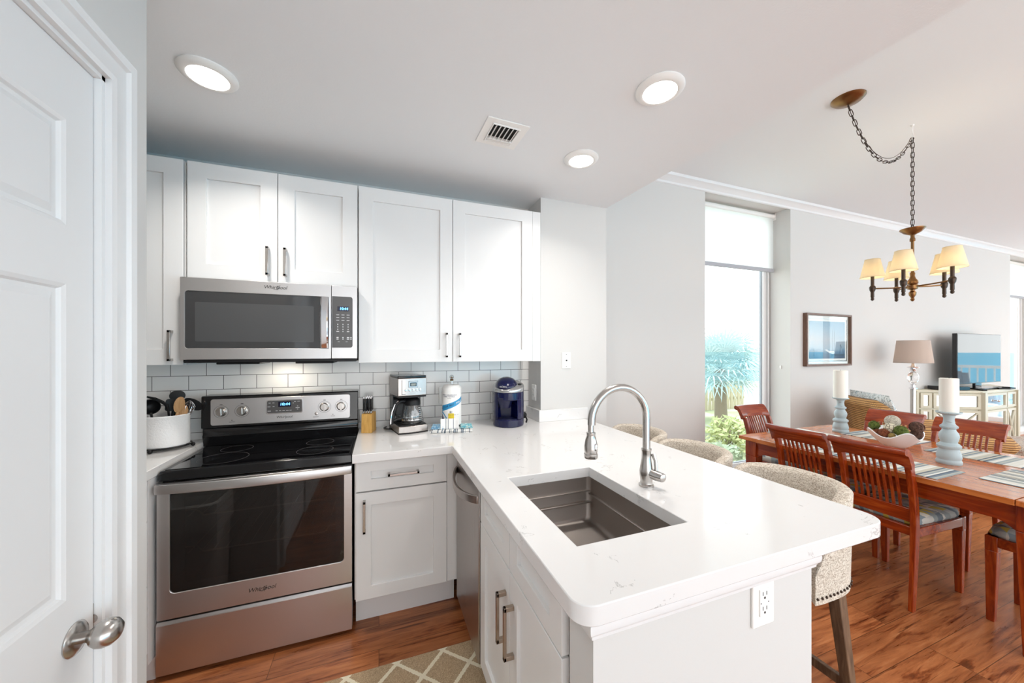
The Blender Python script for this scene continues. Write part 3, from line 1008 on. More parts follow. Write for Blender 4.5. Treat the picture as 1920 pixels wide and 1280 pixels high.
FX, FY = .917, 1.07
t = thing('faucet', 'brushed nickel gooseneck faucet with a pull-down spray head', 'faucet', (FX, FY, ZT))
m_ = MB(); m_.lathe([(0, 0), (.027, 0), (.027, .006), (.022, .010), (.021, .02), (.024, .04), (.0245, .055), (.021, .075), (.017, .10), (.0165, .125), (.0185, .130), (.0185, .136), (0, .136)]); m_.build('body', M['nickel'], t)
pts = [(0, 0, .13), (0, 0, .2)]; rc = .117; zc = .247
for i in range(19):
    a = pi * i / 18 * 1.02
    pts.append((-rc + rc * cos(a), 0, zc + rc * sin(a)))
m_ = MB(); m_.tube(pts, .0135, 16); m_.build('spout', M['nickel'], t)
m_ = MB(); m_.lathe([(0, .0), (.0215, 0), (.0235, .003), (.0235, .016), (.0215, .018), (.023, .028), (.023, .042), (.019, .062), (.0145, .078), (.0155, .081), (.0155, .088), (.0098, .090), (.0098, .122), (0, .122)], (-2 * rc - .002, 0, .126)); sh = m_.build('spray_head', M['nickel'], t)
m_ = MB(); m_.ell((-2 * rc + .003, -.0205, .166), (.007, .006, .014), 12, 8); m_.build('spray_button', M['chrome'], sh)
m_ = MB(); m_.tube([(.004, -.01, .05), (.016, -.036, .045), (.024, -.052, .043)], [.017, .018, .016], 16); m_.ell((.0245, -.053, .043), (.0165, .008, .0165), 14, 8); m_.build('valve', M['nickel'], t)
m_ = MB(); m_.tube([(.018, -.03, .055), (.020, -.027, .075), (.022, -.022, .095), (.020, -.012, .118)], [.006, .007, .0065, .009], 12); m_.build('lever', M['nickel'], t)

# ================================================================== RANGE
RX0, RX1 = -.8823, -.1253
RC = (RX0 + RX1) / 2
t = thing('range', 'stainless freestanding electric range with black glass cooktop', 'stove', (RC, 2.24, 0))
m_ = MB(); m_.box(RX0 + .004, 2.012, .03, RX1 - .004, 2.045, .26); m_.box(RX0 + .004, 2.012, .26, -.842, 2.49, .875); m_.box(-.158, 2.012, .26, RX1 - .004, 2.49, .875); m_.box(-.842, 2.46, .26, -.158, 2.49, .875); m_.box(-.842, 2.012, .26, -.158, 2.46, .30)
m_.box(RX0 + .004, 2.045, .03, RX1 - .004, 2.49, .26); m_.box(-.842, 2.012, .84, -.158, 2.46, .875); m_.box(RX0 + .03, 2.03, 0, RX1 - .03, 2.45, .03)
body = m_.build('body', M['black_matte'], t, world=True)
m_ = MB()
for a in ((-.84, 2.03, .302, -.16, 2.455, .306), (-.84, 2.45, .302, -.16, 2.455, .84), (-.84, 2.03, .302, -.836, 2.455, .84), (-.164, 2.03, .302, -.16, 2.455, .84)):
    m_.box(*a)
m_.build('oven_cavity', M['cavity'], body, world=True)
for zr_ in (.50, .665):
    m_ = MB()
    for k_ in range(14):
        x = -.80 + .60 * k_ / 13
        m_.tube([(x, 2.04, zr_), (x, 2.43, zr_)], .0022, 6)
    m_.tube([(-.82, 2.036, zr_ + .03), (-.77, 2.036, zr_ + .03), (-.745, 2.036, zr_), (-.255, 2.036, zr_), (-.23, 2.036, zr_ + .03), (-.18, 2.036, zr_ + .03)], .0035, 8)
    m_.build('oven_rack', M['rackwire'], body, world=True)
# door
YD = 1.973
m_ = MB(); wi = rrect(-.838, .366, -.162, .802, (.02, .02, .002, .002), 5); wo = rrect(RX0, .258, RX1, .838, (.004,) * 4, 5)
m_.ring(wo, wi, YD, 2.008, 'y'); od = m_.build('oven_door', M['steel'], t, .002, world=True)
m_ = MB(); m_.prism(rrect(-.838, .366, -.162, .802, (.02, .02, .002, .002), 5), YD + .004, YD + .008, 'y'); m_.build('glass', M['ovenglass'], od, world=True)
m_ = MB(); m_.ring(wi, rrect(-.79, .40, -.20, .77, .012, 5), YD + .009, YD + .012, 'y'); m_.build('glass_border', M['black'], od, world=True)
m_ = MB(); rows = []
for i in range(25):
    f_ = i / 24; x = RX0 + (RX1 - RX0) * f_; y = YD - .012 - .030 * sin(pi * f_) ** .8; zc_ = .822
    rows += [(x, y - .006, zc_ - .020), (x, y + .012, zc_ - .022), (x, y + .012, zc_ + .022), (x, y - .006, zc_ + .020), (x, y - .010, zc_)]
m_.add(rows, [(i * 5 + k_, i * 5 + (k_ + 1) % 5, i * 5 + 5 + (k_ + 1) % 5, i * 5 + 5 + k_) for i in range(24) for k_ in range(5)] + [(0, 1, 2, 3, 4), (120, 121, 122, 123, 124)])
m_.box(RX0, YD - .012, .801, RX0 + .02, YD + .002, .843); m_.box(RX1 - .02, YD - .012, .801, RX1, YD + .002, .843)
m_.build('handle', M['steel'], od, .002, world=True)
txt('Whirlpool', .026, (RC, YD - .001, .313), '-y', M['lettering'], od, 'logo', .25)
m_ = MB(); m_.tube([(RC - .012, YD - .001, .306), (RC + .002, YD - .001, .302), (RC + .016, YD - .001, .312), (RC + .020, YD - .001, .324), (RC + .006, YD - .001, .316)], .0011, 6); m_.build('logo_swoosh', M['lettering'], od, world=True)
m_ = MB(); m_.box(RX0 - .003, YD, .022, RX1, 2.01, .236); m_.taper([(RX0 - .003, YD, .236), (RX1, YD, .236), (RX1, 2.01, .236), (RX0 - .003, 2.01, .236)], [(RX0 - .003, YD + .008, .248), (RX1, YD + .008, .248), (RX1, 2.01, .248), (RX0 - .003, 2.01, .248)]); m_.build('storage_drawer', M['steel'], t, .0015, world=True)
# cooktop
m_ = MB(); m_.taper([(RX0 - .002, 1.987, .845), (RX1 + .002, 1.987, .845), (RX1 + .002, 2.45, .845), (RX0 - .002, 2.45, .845)], [(RX0, 1.990, .889), (RX1, 1.990, .889), (RX1, 2.45, .889), (RX0, 2.45, .889)]); m_.build('cooktop_frame', M['black'], t, .006, 3, world=True)
m_ = MB(); m_.box(RX0 + .014, 2.006, .8885, RX1 - .014, 2.40, .8915); ct = m_.build('cooktop', M['cooktop'], t, .001, world=True)
for x, y, r in ((-.70, 2.13, .10), (-.31, 2.13, .085), (-.70, 2.31, .07), (-.31, 2.31, .07)):
    m_ = MB(); m_.ring([(x + r * cos(2 * pi * i / 40), y + r * sin(2 * pi * i / 40)) for i in range(40)], [(x + (r - .002) * cos(2 * pi * i / 40), y + (r - .002) * sin(2 * pi * i / 40)) for i in range(40)], .8914, .8917)
    m_.build('burner_ring', M['darkgrey'], ct, world=True)
# backguard
m_ = MB()
m_.prism([(2.398, .992), (2.402, 1.158), (2.408, 1.163), (2.51, 1.163), (2.51, .889), (2.425, .889), (2.425, .90), (2.412, .945), (2.418, .955), (2.418, .985)], RX0 - .006, RX1 + .006, 'x')
bgd = m_.build('backguard', M['black'], t, .003, world=True)
m_ = MB(); m_.prism(rrect(-.845, 1.004, -.163, 1.146, .012, 5), 2.394, 2.402, 'y'); cp = m_.build('control_panel', M['steel'], bgd, .001, world=True)
YP = 2.394
for x in (-.798, -.704, -.300, -.211):
    z = 1.077
    m_ = MB(); m_.lathe([(0, 0), (.026, 0), (.026, .002), (.0215, .003), (.021, .014), (.019, .017), (0, .017)], n=28)
    m_.box(-.005, -.021, .012, .005, .021, .026)
    m_.xf(0, Matrix.Translation((x, YP, z)) @ Matrix.Rotation(pi / 2, 4, 'X'))
    m_.build('knob', M['nickel'], bgd, .0008, world=True)
    m_ = MB(); m_.ring([(x + .034 * cos(2 * pi * i / 32), z + .034 * sin(2 * pi * i / 32)) for i in range(32)], [(x + .0328 * cos(2 * pi * i / 32), z + .0328 * sin(2 * pi * i / 32)) for i in range(32)], YP - .0005, YP + .001, 'y')
    m_.box(x - .006, YP - .0005, z + .038, x + .006, YP + .001, z + .041)
    m_.build('dial_print', M['lettering'], bgd, world=True)
m_ = MB(); m_.ring(rrect(-.592, 1.051, -.412, 1.130, .010), rrect(-.587, 1.056, -.417, 1.125, .007), YP - .003, YP + .002, 'y'); m_.build('display_bezel', M['chrome'], bgd, world=True)
m_ = MB(); m_.prism(rrect(-.5875, 1.0555, -.4165, 1.1255, .007), YP - .0015, YP + .001, 'y'); dpn = m_.build('display', M['darkgrey'], bgd, world=True)
m_ = MB(); m_.box(-.533, YP - .0022, 1.089, -.470, YP, 1.118); m_.build('clock_window', M['lcd'], bgd, world=True)
txt('10:44', .021, (-.501, YP - .003, 1.1035), '-y', M['blue_led'], bgd, 'clock_digits', .1, sx=1.1)
m_ = MB()
for x, z, w in ((-.575, 1.113, .010), (-.557, 1.113, .010), (-.578, 1.092, .014), (-.556, 1.092, .009), (-.577, 1.068, .016), (-.541, 1.068, .010), (-.524, 1.068, .010), (-.507, 1.068, .012), (-.489, 1.068, .013), (-.473, 1.068, .010), (-.451, 1.116, .010), (-.432, 1.117, .014), (-.438, 1.090, .006), (-.438, 1.081, .020), (-.438, 1.072, .006), (-.460, 1.108, .006)):
    m_.box(x - w / 2, YP - .0019, z - .0016, x + w / 2, YP, z + .0016)
m_.build('key_print', M['keyprint'], bgd, world=True)
txt('Whirlpool', .019, (RC, YP - .0006, 1.031), '-y', M['lettering'], bgd, 'logo', .2)
m_ = MB(); m_.lathe([(0, 0), (.010, 0), (.0085, .006), (0, .007)], n=18); m_.xf(0, Matrix.Translation((-.342, YP, 1.040)) @ Matrix.Rotation(pi / 2, 4, 'X')); m_.build('light_button', M['nickel'], bgd, world=True)
m_ = MB()
for x, z, w in ((-.345, 1.021, .03), (-.256, 1.021, .022), (-.75, 1.019, .026)):
    m_.box(x - w / 2, YP - .0005, z - .001, x + w / 2, YP + .001, z + .001)
for x, z in ((-.256, 1.03), (-.75, 1.028)):
    m_.cyl((x, YP - .001, z), (x, YP + .001, z), .0025, n=10)
m_.build('panel_print', M['lettering'], bgd, world=True)

# ================================================================== MICROWAVE
MX0, MX1, MZ0, MZ1, YM = -.870, -.111, 1.366, 1.7545, 2.1375
t = thing('microwave', 'stainless over-the-range microwave with black glass door', 'microwave', ((MX0 + MX1) / 2, 2.3, MZ0))
m_ = MB(); m_.box(MX0 + .003, YM + .038, MZ0, MX1 - .003, YUB, MZ1); m_.build('body', M['black_matte'], t, .002, world=True)
m_ = MB(); m_.box(MX0 + .01, YM + .004, MZ0 - .016, MX1 - .004, YUB - .06, MZ0 - .001); m_.box(MX0 + .12, YM + .05, MZ0 - .026, MX0 + .30, YUB - .12, MZ0 - .016); m_.box(MX1 - .30, YM + .05, MZ0 - .026, MX1 - .12, YUB - .12, MZ0 - .016)
us = m_.build('vent_underside', M['black_matte'], t, .003, world=True)
m_ = MB(); m_.box(-.56, 2.33, MZ0 - .019, -.44, 2.40, MZ0 - .015); m_.build('cooktop_light', M['lens'], us, world=True)
al = area_light('microwave_lamp', (-.50, 2.365, MZ0 - .022), (0, 0, 0), .10, .06, .4, (1, .86, .66))
XS = -.236
m_ = MB(); mo = rrect(MX0, MZ0, XS - .001, MZ1, .003, 3); mi_ = rrect(-.853, 1.419, -.248, 1.692, (.012, .002, .002, .012), 3)
m_.ring(mo, mi_, YM, YM + .036, 'y'); md = m_.build('door', M['steel'], t, .0015, world=True)
m_ = MB(); m_.prism(mi_, YM + .003, YM + .010, 'y'); m_.build('window_border', M['mwglass'], md, world=True)
m_ = MB(); m_.prism(rrect(-.815, 1.452, -.318, 1.64, .006, 4), YM + .0022, YM + .0035, 'y'); m_.build('window', M['mwscreen'], md, world=True)
m_ = MB(); rows = []
for i in range(17):
    f_ = i / 16; z = 1.422 + .268 * f_; y = YM - .012 - .022 * sin(pi * f_) ** .6
    rows += [(-.285, y, z), (-.279, y - .006, z), (-.255, y - .006, z), (-.249, y, z), (-.252, y + .008, z), (-.282, y + .008, z)]
m_.add(rows, [(i * 6 + k_, i * 6 + (k_ + 1) % 6, i * 6 + 6 + (k_ + 1) % 6, i * 6 + 6 + k_) for i in range(16) for k_ in range(6)] + [tuple(range(6)), tuple(range(96, 102))])
m_.box(-.284, YM - .012, 1.421, -.250, YM + .004, 1.432); m_.box(-.284, YM - .012, 1.680, -.250, YM + .004, 1.691)
m_.build('handle', M['chrome'], md, world=True)
txt('Whirlpool', .024, (-.489, YM - .001, 1.727), '-y', M['lettering'], md, 'logo', .25)
m_ = MB(); m_.tube([(-.497, YM - .001, 1.719), (-.484, YM - .001, 1.717), (-.472, YM - .001, 1.726), (-.468, YM - .001, 1.738), (-.482, YM - .001, 1.730)], .0011, 6); m_.build('logo_swoosh', M['lettering'], md, world=True)
m_ = MB(); m_.box(XS + .001, YM, MZ0, MX1, YM + .036, MZ1); pn = m_.build('control_panel', M['steel'], t, .0015, world=True)
m_ = MB(); m_.prism(rrect(-.2325, 1.424, -.133, 1.697, (.002, .012, .012, .002), 4), YM - .0015, YM + .002, 'y'); m_.build('keypad', M['darkgrey'], pn, world=True)
m_ = MB(); m_.box(-.207, YM - .0025, 1.619, -.150, YM, 1.644); m_.build('clock_window', M['lcd'], pn, world=True)
txt('10:44', .019, (-.176, YM - .003, 1.6315), '-y', M['blue_led'], pn, 'clock_digits', .1)
m_ = MB()
for z in (1.599, 1.585, 1.570):
    for x in (-.205, -.180, -.155):
        m_.box(x - .007, YM - .002, z - .0014, x + .007, YM, z + .0014)
for z in (1.548, 1.535, 1.522):
    for x in (-.205, -.180, -.155):
        m_.box(x - .0022, YM - .002, z - .003, x + .0022, YM, z + .003)
for x, w in ((-.205, .013), (-.180, .005), (-.155, .012)):
    m_.box(x - w / 2, YM - .002, 1.508, x + w / 2, YM, 1.513)
for x, w in ((-.206, .010), (-.180, .006), (-.155, .012), (-.141, .006)):
    m_.box(x - w / 2, YM - .002, 1.474, x + w / 2, YM, 1.481); m_.box(x - w / 2, YM - .002, 1.467, x + w / 2, YM, 1.4705)
for x in (-.200, -.162):
    m_.box(x - .005, YM - .002, 1.455, x + .005, YM, 1.4565)
m_.build('key_print', M['keyprint'], pn, world=True)

# ================================================================== COUNTER ITEMS
# crock on a wire stand
CX, CY = -1.005, 2.335
t = thing('trivet_stand', 'black wire stand with ball feet under the utensil crock', 'stand', (CX, CY, ZT))
m_ = MB(); m_.tube([(.098 * cos(2 * pi * i / 32), .098 * sin(2 * pi * i / 32), .016) for i in range(32)], .0035, 8, True); m_.tube([(-.098, 0, .016), (.098, 0, .016)], .003, 8); m_.tube([(0, -.098, .016), (0, .098, .016)], .003, 8); m_.build('ring', M['black_matte'], t)
for a in (10, 100, 190, 260):
    m_ = MB(); m_.ell((.103 * cos(R(a)), .103 * sin(R(a)), .0095), .0095, 12, 8); m_.build('ball_foot', M['black_matte'], t)
t = thing('utensil_crock', 'white glazed utensil crock with embossed pattern on a wire stand', 'crock', (CX, CY, ZT + .02))
m_ = MB(); m_.lathe([(0, 0), (.088, 0), (.091, .004), (.0915, .02), (.0905, .08), (.0905, .13), (.094, .143), (.0955, .150), (.0935, .154), (.089, .150), (.086, .14), (.086, .012), (0, .010)], n=48)
_mc = Mat('embossed_white_glaze', srgb(240, 239, 238), .14)
_mc.bump(_mc.noise(_mc.coord(), 42, 3, .6, 2.0), .55, .004)
m_.build('pot', _mc.m, t)


def utensil(name, label, base, lean, az, L, head):
    """handle stands in the crock and leans; head(mb) is drawn along +z from 0 at the handle's top"""
    o = thing(name, label, 'utensil', (CX + base[0], CY + base[1], ZT + .036), 0, 'utensils in the crock')
    rot = Matrix.Rotation(az, 4, 'Z') @ Matrix.Rotation(lean, 4, 'Y')
    a = MB(); mat = head(a, L)
    a.xf(0, rot); a.build('head', mat, o)
    return o, rot


def handle(o, rot, L, mat, r=.005):
    a = MB(); a.tube([(0, 0, .0), (0, 0, L * .5), (0, 0, L)], [r * .9, r, r], 10); a.xf(0, rot); a.build('handle', mat, o)


BK = M['black_matte']
def h_ladle(a, L):
    k = len(a.v)
    a.lathe([(0, -.036), (.02, -.031), (.034, -.014), (.038, .004), (.036, .004), (.032, -.012), (.018, -.028), (0, -.033)], n=22)
    a.xf(k, Matrix.Translation((0, -.012, L + .028)) @ Matrix.Rotation(R(-95), 4, 'X'))
    return BK
def spoonhead(w, h, d=.010, mat=None):
    def f(a, L):
        k = len(a.v)
        a.ell((0, 0, 0), (w, d, h), 18, 10)
        for i in range(k, len(a.v)):
            x, y, z = a.v[i]
            if y < 0:
                a.v[i] = (x, y * .15 + .004 * (1 - (x / w) ** 2), z)
        a.xf(k, Matrix.Translation((0, 0, L + h * .85)))
        return mat or BK
    return f
def h_fork(a, L):
    a.tube([(0, 0, L - .02), (.004, 0, L + .01)], [.006, .009], 10)
    for s_ in (-1, 1):
        a.tube([(0, 0, L), (.018, s_ * .009, L + .024), (.044, s_ * .011, L + .046), (.072, s_ * .010, L + .060)], [.006, .0055, .0045, .002], 8)
    return BK
def h_turner(a, L):
    a.prism(rrect(-.030, 0, .030, .062, .012), -.002, .002, 'y')
    a.xf(0, Matrix.Translation((0, 0, L)))
    return BK
def h_whisk(a, L):
    for k in range(5):
        c_, s_ = cos(pi * k / 5), sin(pi * k / 5)
        pts = []
        for i in range(17):
            f_ = -1 + 2 * i / 16
            rr_ = .024 * sqrt(max(0, 1 - (abs(f_) * 2 - 1) ** 2)) if abs(f_) > .5 else .024 * abs(f_) * 2
            zz_ = L + .085 * (1 - abs(f_) ** 1.6)
            pts.append((rr_ * c_ * (1 if f_ > 0 else -1), rr_ * s_ * (1 if f_ > 0 else -1), zz_))
        a.tube(pts, .0011, 6)
    return M['chrome']
for nm, lb, bs, ln, az, L, hd, hm in (
        ('skimmer', 'round black skimmer with holes leaning left in the crock', (-.026, -.035), 6, 200, .155, h_ladle, BK),
        ('meat_fork', 'two-pronged black fork standing tallest in the crock', (.025, .0), 6, 190, .180, h_fork, BK),
        ('ladle', 'black ladle head behind the fork in the crock', (.0, .045), 7, 50, .200, spoonhead(.036, .028, .014), BK),
        ('serving_spoon', 'large black serving spoon leaning right over the crock rim', (-.03, .05), 33, 6, .185, spoonhead(.048, .027, .012), BK),
        ('spatula', 'black slotted spatula in the middle of the crock', (.01, .01), 4, 30, .150, h_turner, BK),
        ('wooden_spoon', 'taller wooden spoon at the front of the crock', (.025, -.03), 13, -10, .155, spoonhead(.024, .042, .008, M['spoonwood']), M['spoonwood']),
        ('wooden_spoon', 'shorter wooden spoon beside the whisk in the crock', (.042, -.028), 13, 5, .125, spoonhead(.020, .034, .007, M['spoonwood']), M['spoonwood']),
        ('whisk', 'wire whisk at the right of the crock', (.058, -.005), 11, 10, .120, h_whisk, M['chrome']),
        ('slotted_spoon', 'steel spoon at the back left of the crock', (-.055, .035), 10, 170, .165, spoonhead(.022, .03, .008, M['chrome']), M['chrome'])):
    o, rt = utensil(nm, lb, bs, R(ln), R(az), L, hd)
    handle(o, rt, L, hm)

# knife block
t = thing('knife_block', 'small pine knife block beside the range', 'knife block', (-.058, 2.385, ZT), R(-16))
m_ = MB(); m_.taper([(-.031, -.045, 0), (.031, -.045, 0), (.031, .045, 0), (-.031, .045, 0)], [(-.029, -.043, .114), (.029, -.043, .114), (.029, .045, .118), (-.029, .045, .118)]); m_.build('block', M['pine'], t, .002)
rzk = Matrix.Rotation(R(-16), 4, 'Z')
kl = ('leftmost', 'second from left', 'third from left', 'rightmost')
k0 = None
for row, (yy, dz) in enumerate(((-.025, 0), (.018, .012))):
    for i in range(4):
        if row == 1 and i == 3:
            continue
        p = rzk @ Vector((-.021 + .014 * i + (.006 if row else 0), yy, 0))
        loc = (-.058 + p.x, 2.385 + p.y, ZT + .115)
        lab = 'black steak knife with steel tip, %s in the %s row of the block' % (kl[i] if row == 0 else ('left end', 'middle', 'right end')[i], ('front', 'back')[row])
        if k0 is None:
            k0 = thing('steak_knife', lab, 'knife', loc, R(-16), 'steak knives in the block')
            a = MB(); a.box(-.0012, -.006, -.09, .0012, .006, .004); a.build('blade', M['nickel'], k0)
            a = MB(); a.box(-.0042, -.008, .002, .0042, .008, .014); a.build('bolster', M['chrome'], k0, .001)
            a = MB(); a.prism([(-.008, .014), (.008, .014), (.0085, .06), (.009, .09), (-.009, .09), (-.0075, .06)], -.0042, .0042, 'x'); a.build('handle', M['black'], k0, .0015)
            a = MB(); a.tube([(0, -.003, .089), (0, -.001, .099)], [.0055, .0045], 10); a.ell((0, -.001, .099), .0048, 10, 6); a.build('end_cap', M['chrome'], k0)
        else:
            dup(k0, loc, None, lab)

# drip coffee maker
t = thing('coffee_maker', 'stainless drip coffee maker with a glass carafe', 'coffee maker', (.172, 2.345, ZT), R(12))
HW = .0885
fr = lambda y0, y1, w=HW, bow=.012: [(-w, y1), (-w, y0 + .012)] + [(-w + 2 * w * i / 12, y0 - bow * sin(pi * i / 12)) for i in range(13)] + [(w, y0 + .012), (w, y1)]
m_ = MB(); m_.prism(fr(-.105, .115, HW + .001), 0, .006); m_.build('foot', BK, t, .002)
m_ = MB(); m_.prism(fr(-.105, .115), .006, .046); m_.build('base', M['steel_v'], t, .004)
m_ = MB(); m_.prism(fr(-.09, .03, HW - .006, .008), .0455, .05); m_.cyl((0, -.035, .049), (0, -.035, .054), .062, n=28); m_.build('warming_plate', BK, t, .001)
m_ = MB(); m_.box(-HW + .002, .03, .046, HW - .002, .113, .225); m_.build('column', M['black'], t, .003)
m_ = MB(); m_.prism(fr(-.085, .115), .222, .33); hd = m_.build('head', M['steel_v'], t, .005, 3)
m_ = MB(); m_.prism(fr(-.083, .113, HW - .003), .330, .343); m_.build('lid', M['black'], t, .004, 3)
m_ = MB(); m_.prism(fr(-.086, .03, HW - .004), .212, .2225); m_.build('brew_basket_rim', BK, t, .002)
m_ = MB(); m_.box(-.028, -.0985, .272, .030, -.09, .312); m_.build('clock_panel', M['silver_plastic'], hd, .002)
m_ = MB(); m_.box(-.018, -.1, .280, .020, -.092, .302); m_.build('lcd_frame', M['black'], hd, .001)
m_ = MB(); m_.box(-.013, -.1008, .284, .015, -.094, .298); m_.build('lcd', M['lcd_grey'], hd)
for i in range(5):
    x = -.042 + .0215 * i
    m_ = MB(); m_.lathe([(0, 0), (.0085, 0), (.0085, .002), (.0065, .003), (.006, .006), (0, .0065)], n=16); m_.xf(0, Matrix.Translation((x, -.0845 - .012 * sin(pi * (x + HW) / (2 * HW)), .257)) @ Matrix.Rotation(pi / 2, 4, 'X')); m_.build('button', M['chrome'], hd)
m_ = MB(); m_.box(-.066, -.0935, .232, -.064, -.085, .318); m_.box(-.066, -.0935, .232, -.03, -.088, .234); m_.build('trim_line', M['darkgrey'], hd)
cx, cy = .012, -.035
m_ = MB(); m_.lathe([(0, .0545), (.058, .0545), (.064, .062), (.066, .08), (.063, .11), (.054, .145), (.048, .168), (.047, .172)], (cx, cy, 0), 36); cf = m_.build('carafe', M['thin_glass'], t)
m_ = MB(); m_.lathe([(.0485, .160), (.051, .162), (.051, .185), (.046, .196), (.03, .206), (0, .208)], (cx, cy, 0), 32); m_.build('carafe_lid', BK, cf)
m_ = MB(); m_.lathe([(.0645, .074), (.0668, .074), (.0668, .079), (.0645, .079)], (cx, cy, 0), 36); m_.build('steel_band', M['chrome'], cf)
m_ = MB()
for i in range(6):
    z = .085 + .012 * i; a_ = R(-62); r_ = .0665 - max(0, (z - .08)) * .19
    for da in (0, .08, .16):
        m_.box(cx + r_ * cos(a_ + da) - .002, cy + r_ * sin(a_ + da) - .001, z, cx + r_ * cos(a_ + da) + .004, cy + r_ * sin(a_ + da) + .001, z + .002)
m_.build('level_marks', M['keyprint'], cf)
dv = Vector((-.97, -.25, 0)).normalized()
hp = lambda r_, z: (cx + dv.x * r_, cy + dv.y * r_, z)
m_ = MB(); m_.tube([hp(.046, .188), hp(.080, .190), hp(.104, .175), hp(.122, .13), hp(.130, .085), hp(.132, .058)], [.009, .010, .0105, .010, .0095, .008], 12, flat=1.0); m_.tube([hp(.062, .085), hp(.09, .084), hp(.127, .078)], .007, 10); m_.tube([hp(.05, .17), hp(.058, .14), hp(.066, .09)], .005, 8); hh = m_.build('carafe_handle', BK, cf)
m_ = MB(); m_.tube([hp(.092, .192), hp(.1155, .172), hp(.133, .13), hp(.1405, .085), hp(.1415, .062)], .0045, 8); m_.build('handle_strip', M['chrome'], hh)
m_ = MB(); m_.tube([(-.09, .06, .006), (-.115, .08, .005), (-.12, .12, .005), (-.1, .145, .005)], .004, 8); m_.build('power_cord', BK, t)

# towels under and around the paper roll
_td = stripes('navy_stripe_towel', 0, .005, [srgb(240, 240, 238), srgb(238, 238, 236), srgb(90, 104, 120), srgb(242, 242, 240), srgb(200, 206, 210)], 3)
def towel(name, label, loc, rz, w, d, h, mat, layers=3):
    o = thing(name, label, 'towel', loc, rz, 'dish towels under the paper roll')
    a = MB()
    for k in range(layers):
        z0 = h * k / layers; z1 = h * (k + 1) / layers - .0008
        e = .003 * (k % 2)
        n_ = 10
        def fn(i, j, z):
            x = -w / 2 + e + (w - 2 * e) * i / n_; y = -d / 2 + e + (d - 2 * e) * j / n_
            return (x, y, z + .0015 * sin(i * 1.3 + k) * cos(j * 1.1 + k))
        v = [fn(i, j, z0 + .0016) for i in range(n_ + 1) for j in range(n_ + 1)] + [fn(i, j, z1) for i in range(n_ + 1) for j in range(n_ + 1)]
        m2 = (n_ + 1) ** 2
        f = [(i * (n_ + 1) + j, (i + 1) * (n_ + 1) + j, (i + 1) * (n_ + 1) + j + 1, i * (n_ + 1) + j + 1) for i in range(n_) for j in range(n_)]
        f = [tuple(reversed(q)) for q in f] + [tuple(x + m2 for x in q) for q in f]
        per = [i * (n_ + 1) for i in range(n_)] + [n_ * (n_ + 1) + j for j in range(n_)] + [i * (n_ + 1) + n_ for i in range(n_, 0, -1)] + [j for j in range(n_, 0, -1)]
        f += [(per[i], per[(i + 1) % len(per)], per[(i + 1) % len(per)] + m2, per[i] + m2) for i in range(len(per))]
        a.add(v, f)
    a.build('folded_cloth', mat, o, .0008)
    return o
towel('dish_towel', 'white dish towel with navy stripes spread under the paper roll', (.425, 2.235, ZT), R(-14), .25, .15, .012, _td, 2)
_tb = Mat('blue_chevron_towel', srgb(110, 168, 206), .9); _tb.col(_tb.ramp(_tb.noise(_tb.coord((40, 40, 40)), 3, 2), [(.45, srgb(92, 156, 200)), (.55, srgb(178, 210, 226))])); 
_tq = Mat('aqua_print_towel', srgb(130, 202, 208), .9); _tq.col(_tq.ramp(_tq.noise(_tq.coord((30, 30, 30)), 3, 2), [(.45, srgb(104, 184, 200)), (.58, srgb(206, 228, 224))]))
towel('dish_towel', 'blue patterned cloth folded at the left of the paper roll', (.343, 2.275, ZT + .0125), R(-14), .075, .09, .018, _tb.m, 2)
towel('dish_towel', 'aqua patterned cloth folded at the right of the paper roll', (.515, 2.245, ZT + .0125), R(-10), .075, .09, .016, _tq.m, 2)
# paper towel on holder
PX, PY = .437, 2.315
t = thing('paper_towel_holder', 'steel paper towel holder topped by a clear ball', 'holder', (PX, PY, ZT + .012))
m_ = MB(); m_.lathe([(0, 0), (.058, 0), (.06, .003), (.058, .007), (0, .009)], n=32); m_.build('base', M['chrome'], t)
m_ = MB(); m_.cyl((0, 0, .008), (0, 0, .292), .005, n=12); m_.build('post', M['chrome'], t)
m_ = MB(); m_.lathe([(0, .289), (.010, .289), (.012, .295), (.009, .300), (0, .301)], n=16); m_.build('collar', M['brass'], t)
m_ = MB(); m_.ell((0, 0, .313), .0145, 18, 12); m_.build('ball', M['thin_glass'], t)
m_ = MB(); m_.ell((0, 0, .309), (.008, .008, .006), 12, 8); m_.build('copper_core', M['brass'], t)
rr = .0605
t = thing('paper_towel_roll', 'white paper towel roll in a blue printed wrapper', 'paper towels', (PX, PY, ZT + .0225))
m_ = MB(); m_.lathe([(.019, .0), (rr - .004, 0), (rr, .004), (rr, .236), (rr - .012, .2525), (.024, .2545), (.019, .25), (.019, .0)], n=44); roll = m_.build('wrapped_roll', M['paper'], t)
fa = math.atan2(0 - PY, 0 - PX)      # facing the camera side
def cyl_patch(name, mat, pts_fn, nu, nv, lift):
    a = MB()
    def fn(u, v):
        x, z = pts_fn(u, v)
        an = fa + x / rr
        return ((rr + lift) * cos(an), (rr + lift) * sin(an), z)
    a.grid(fn, nu, nv)
    return a.build(name, mat, roll, recalc=False)
blue = Mat('wrapper_blue', srgb(50, 150, 200), .5).m; blue2 = Mat('wrapper_navy', srgb(28, 40, 96), .5).m; yel = Mat('wrapper_yellow', srgb(236, 208, 50), .5).m
cyl_patch('blue_band', blue, lambda u, v: (-.078 + .158 * u, .088 + .042 * u + .022 * u * u + v * (.036 - .006 * u)), 24, 2, .0006)
cyl_patch('navy_curve', blue2, lambda u, v: (-.080 + .03 * u * (1 - .2 * v), .036 + .04 * v * (1 - u * .8)), 6, 6, .0006)
cyl_patch('blue_curve', blue, lambda u, v: (-.080 + .05 * u, .078 - .04 * u * u + v * .010), 8, 2, .0008)
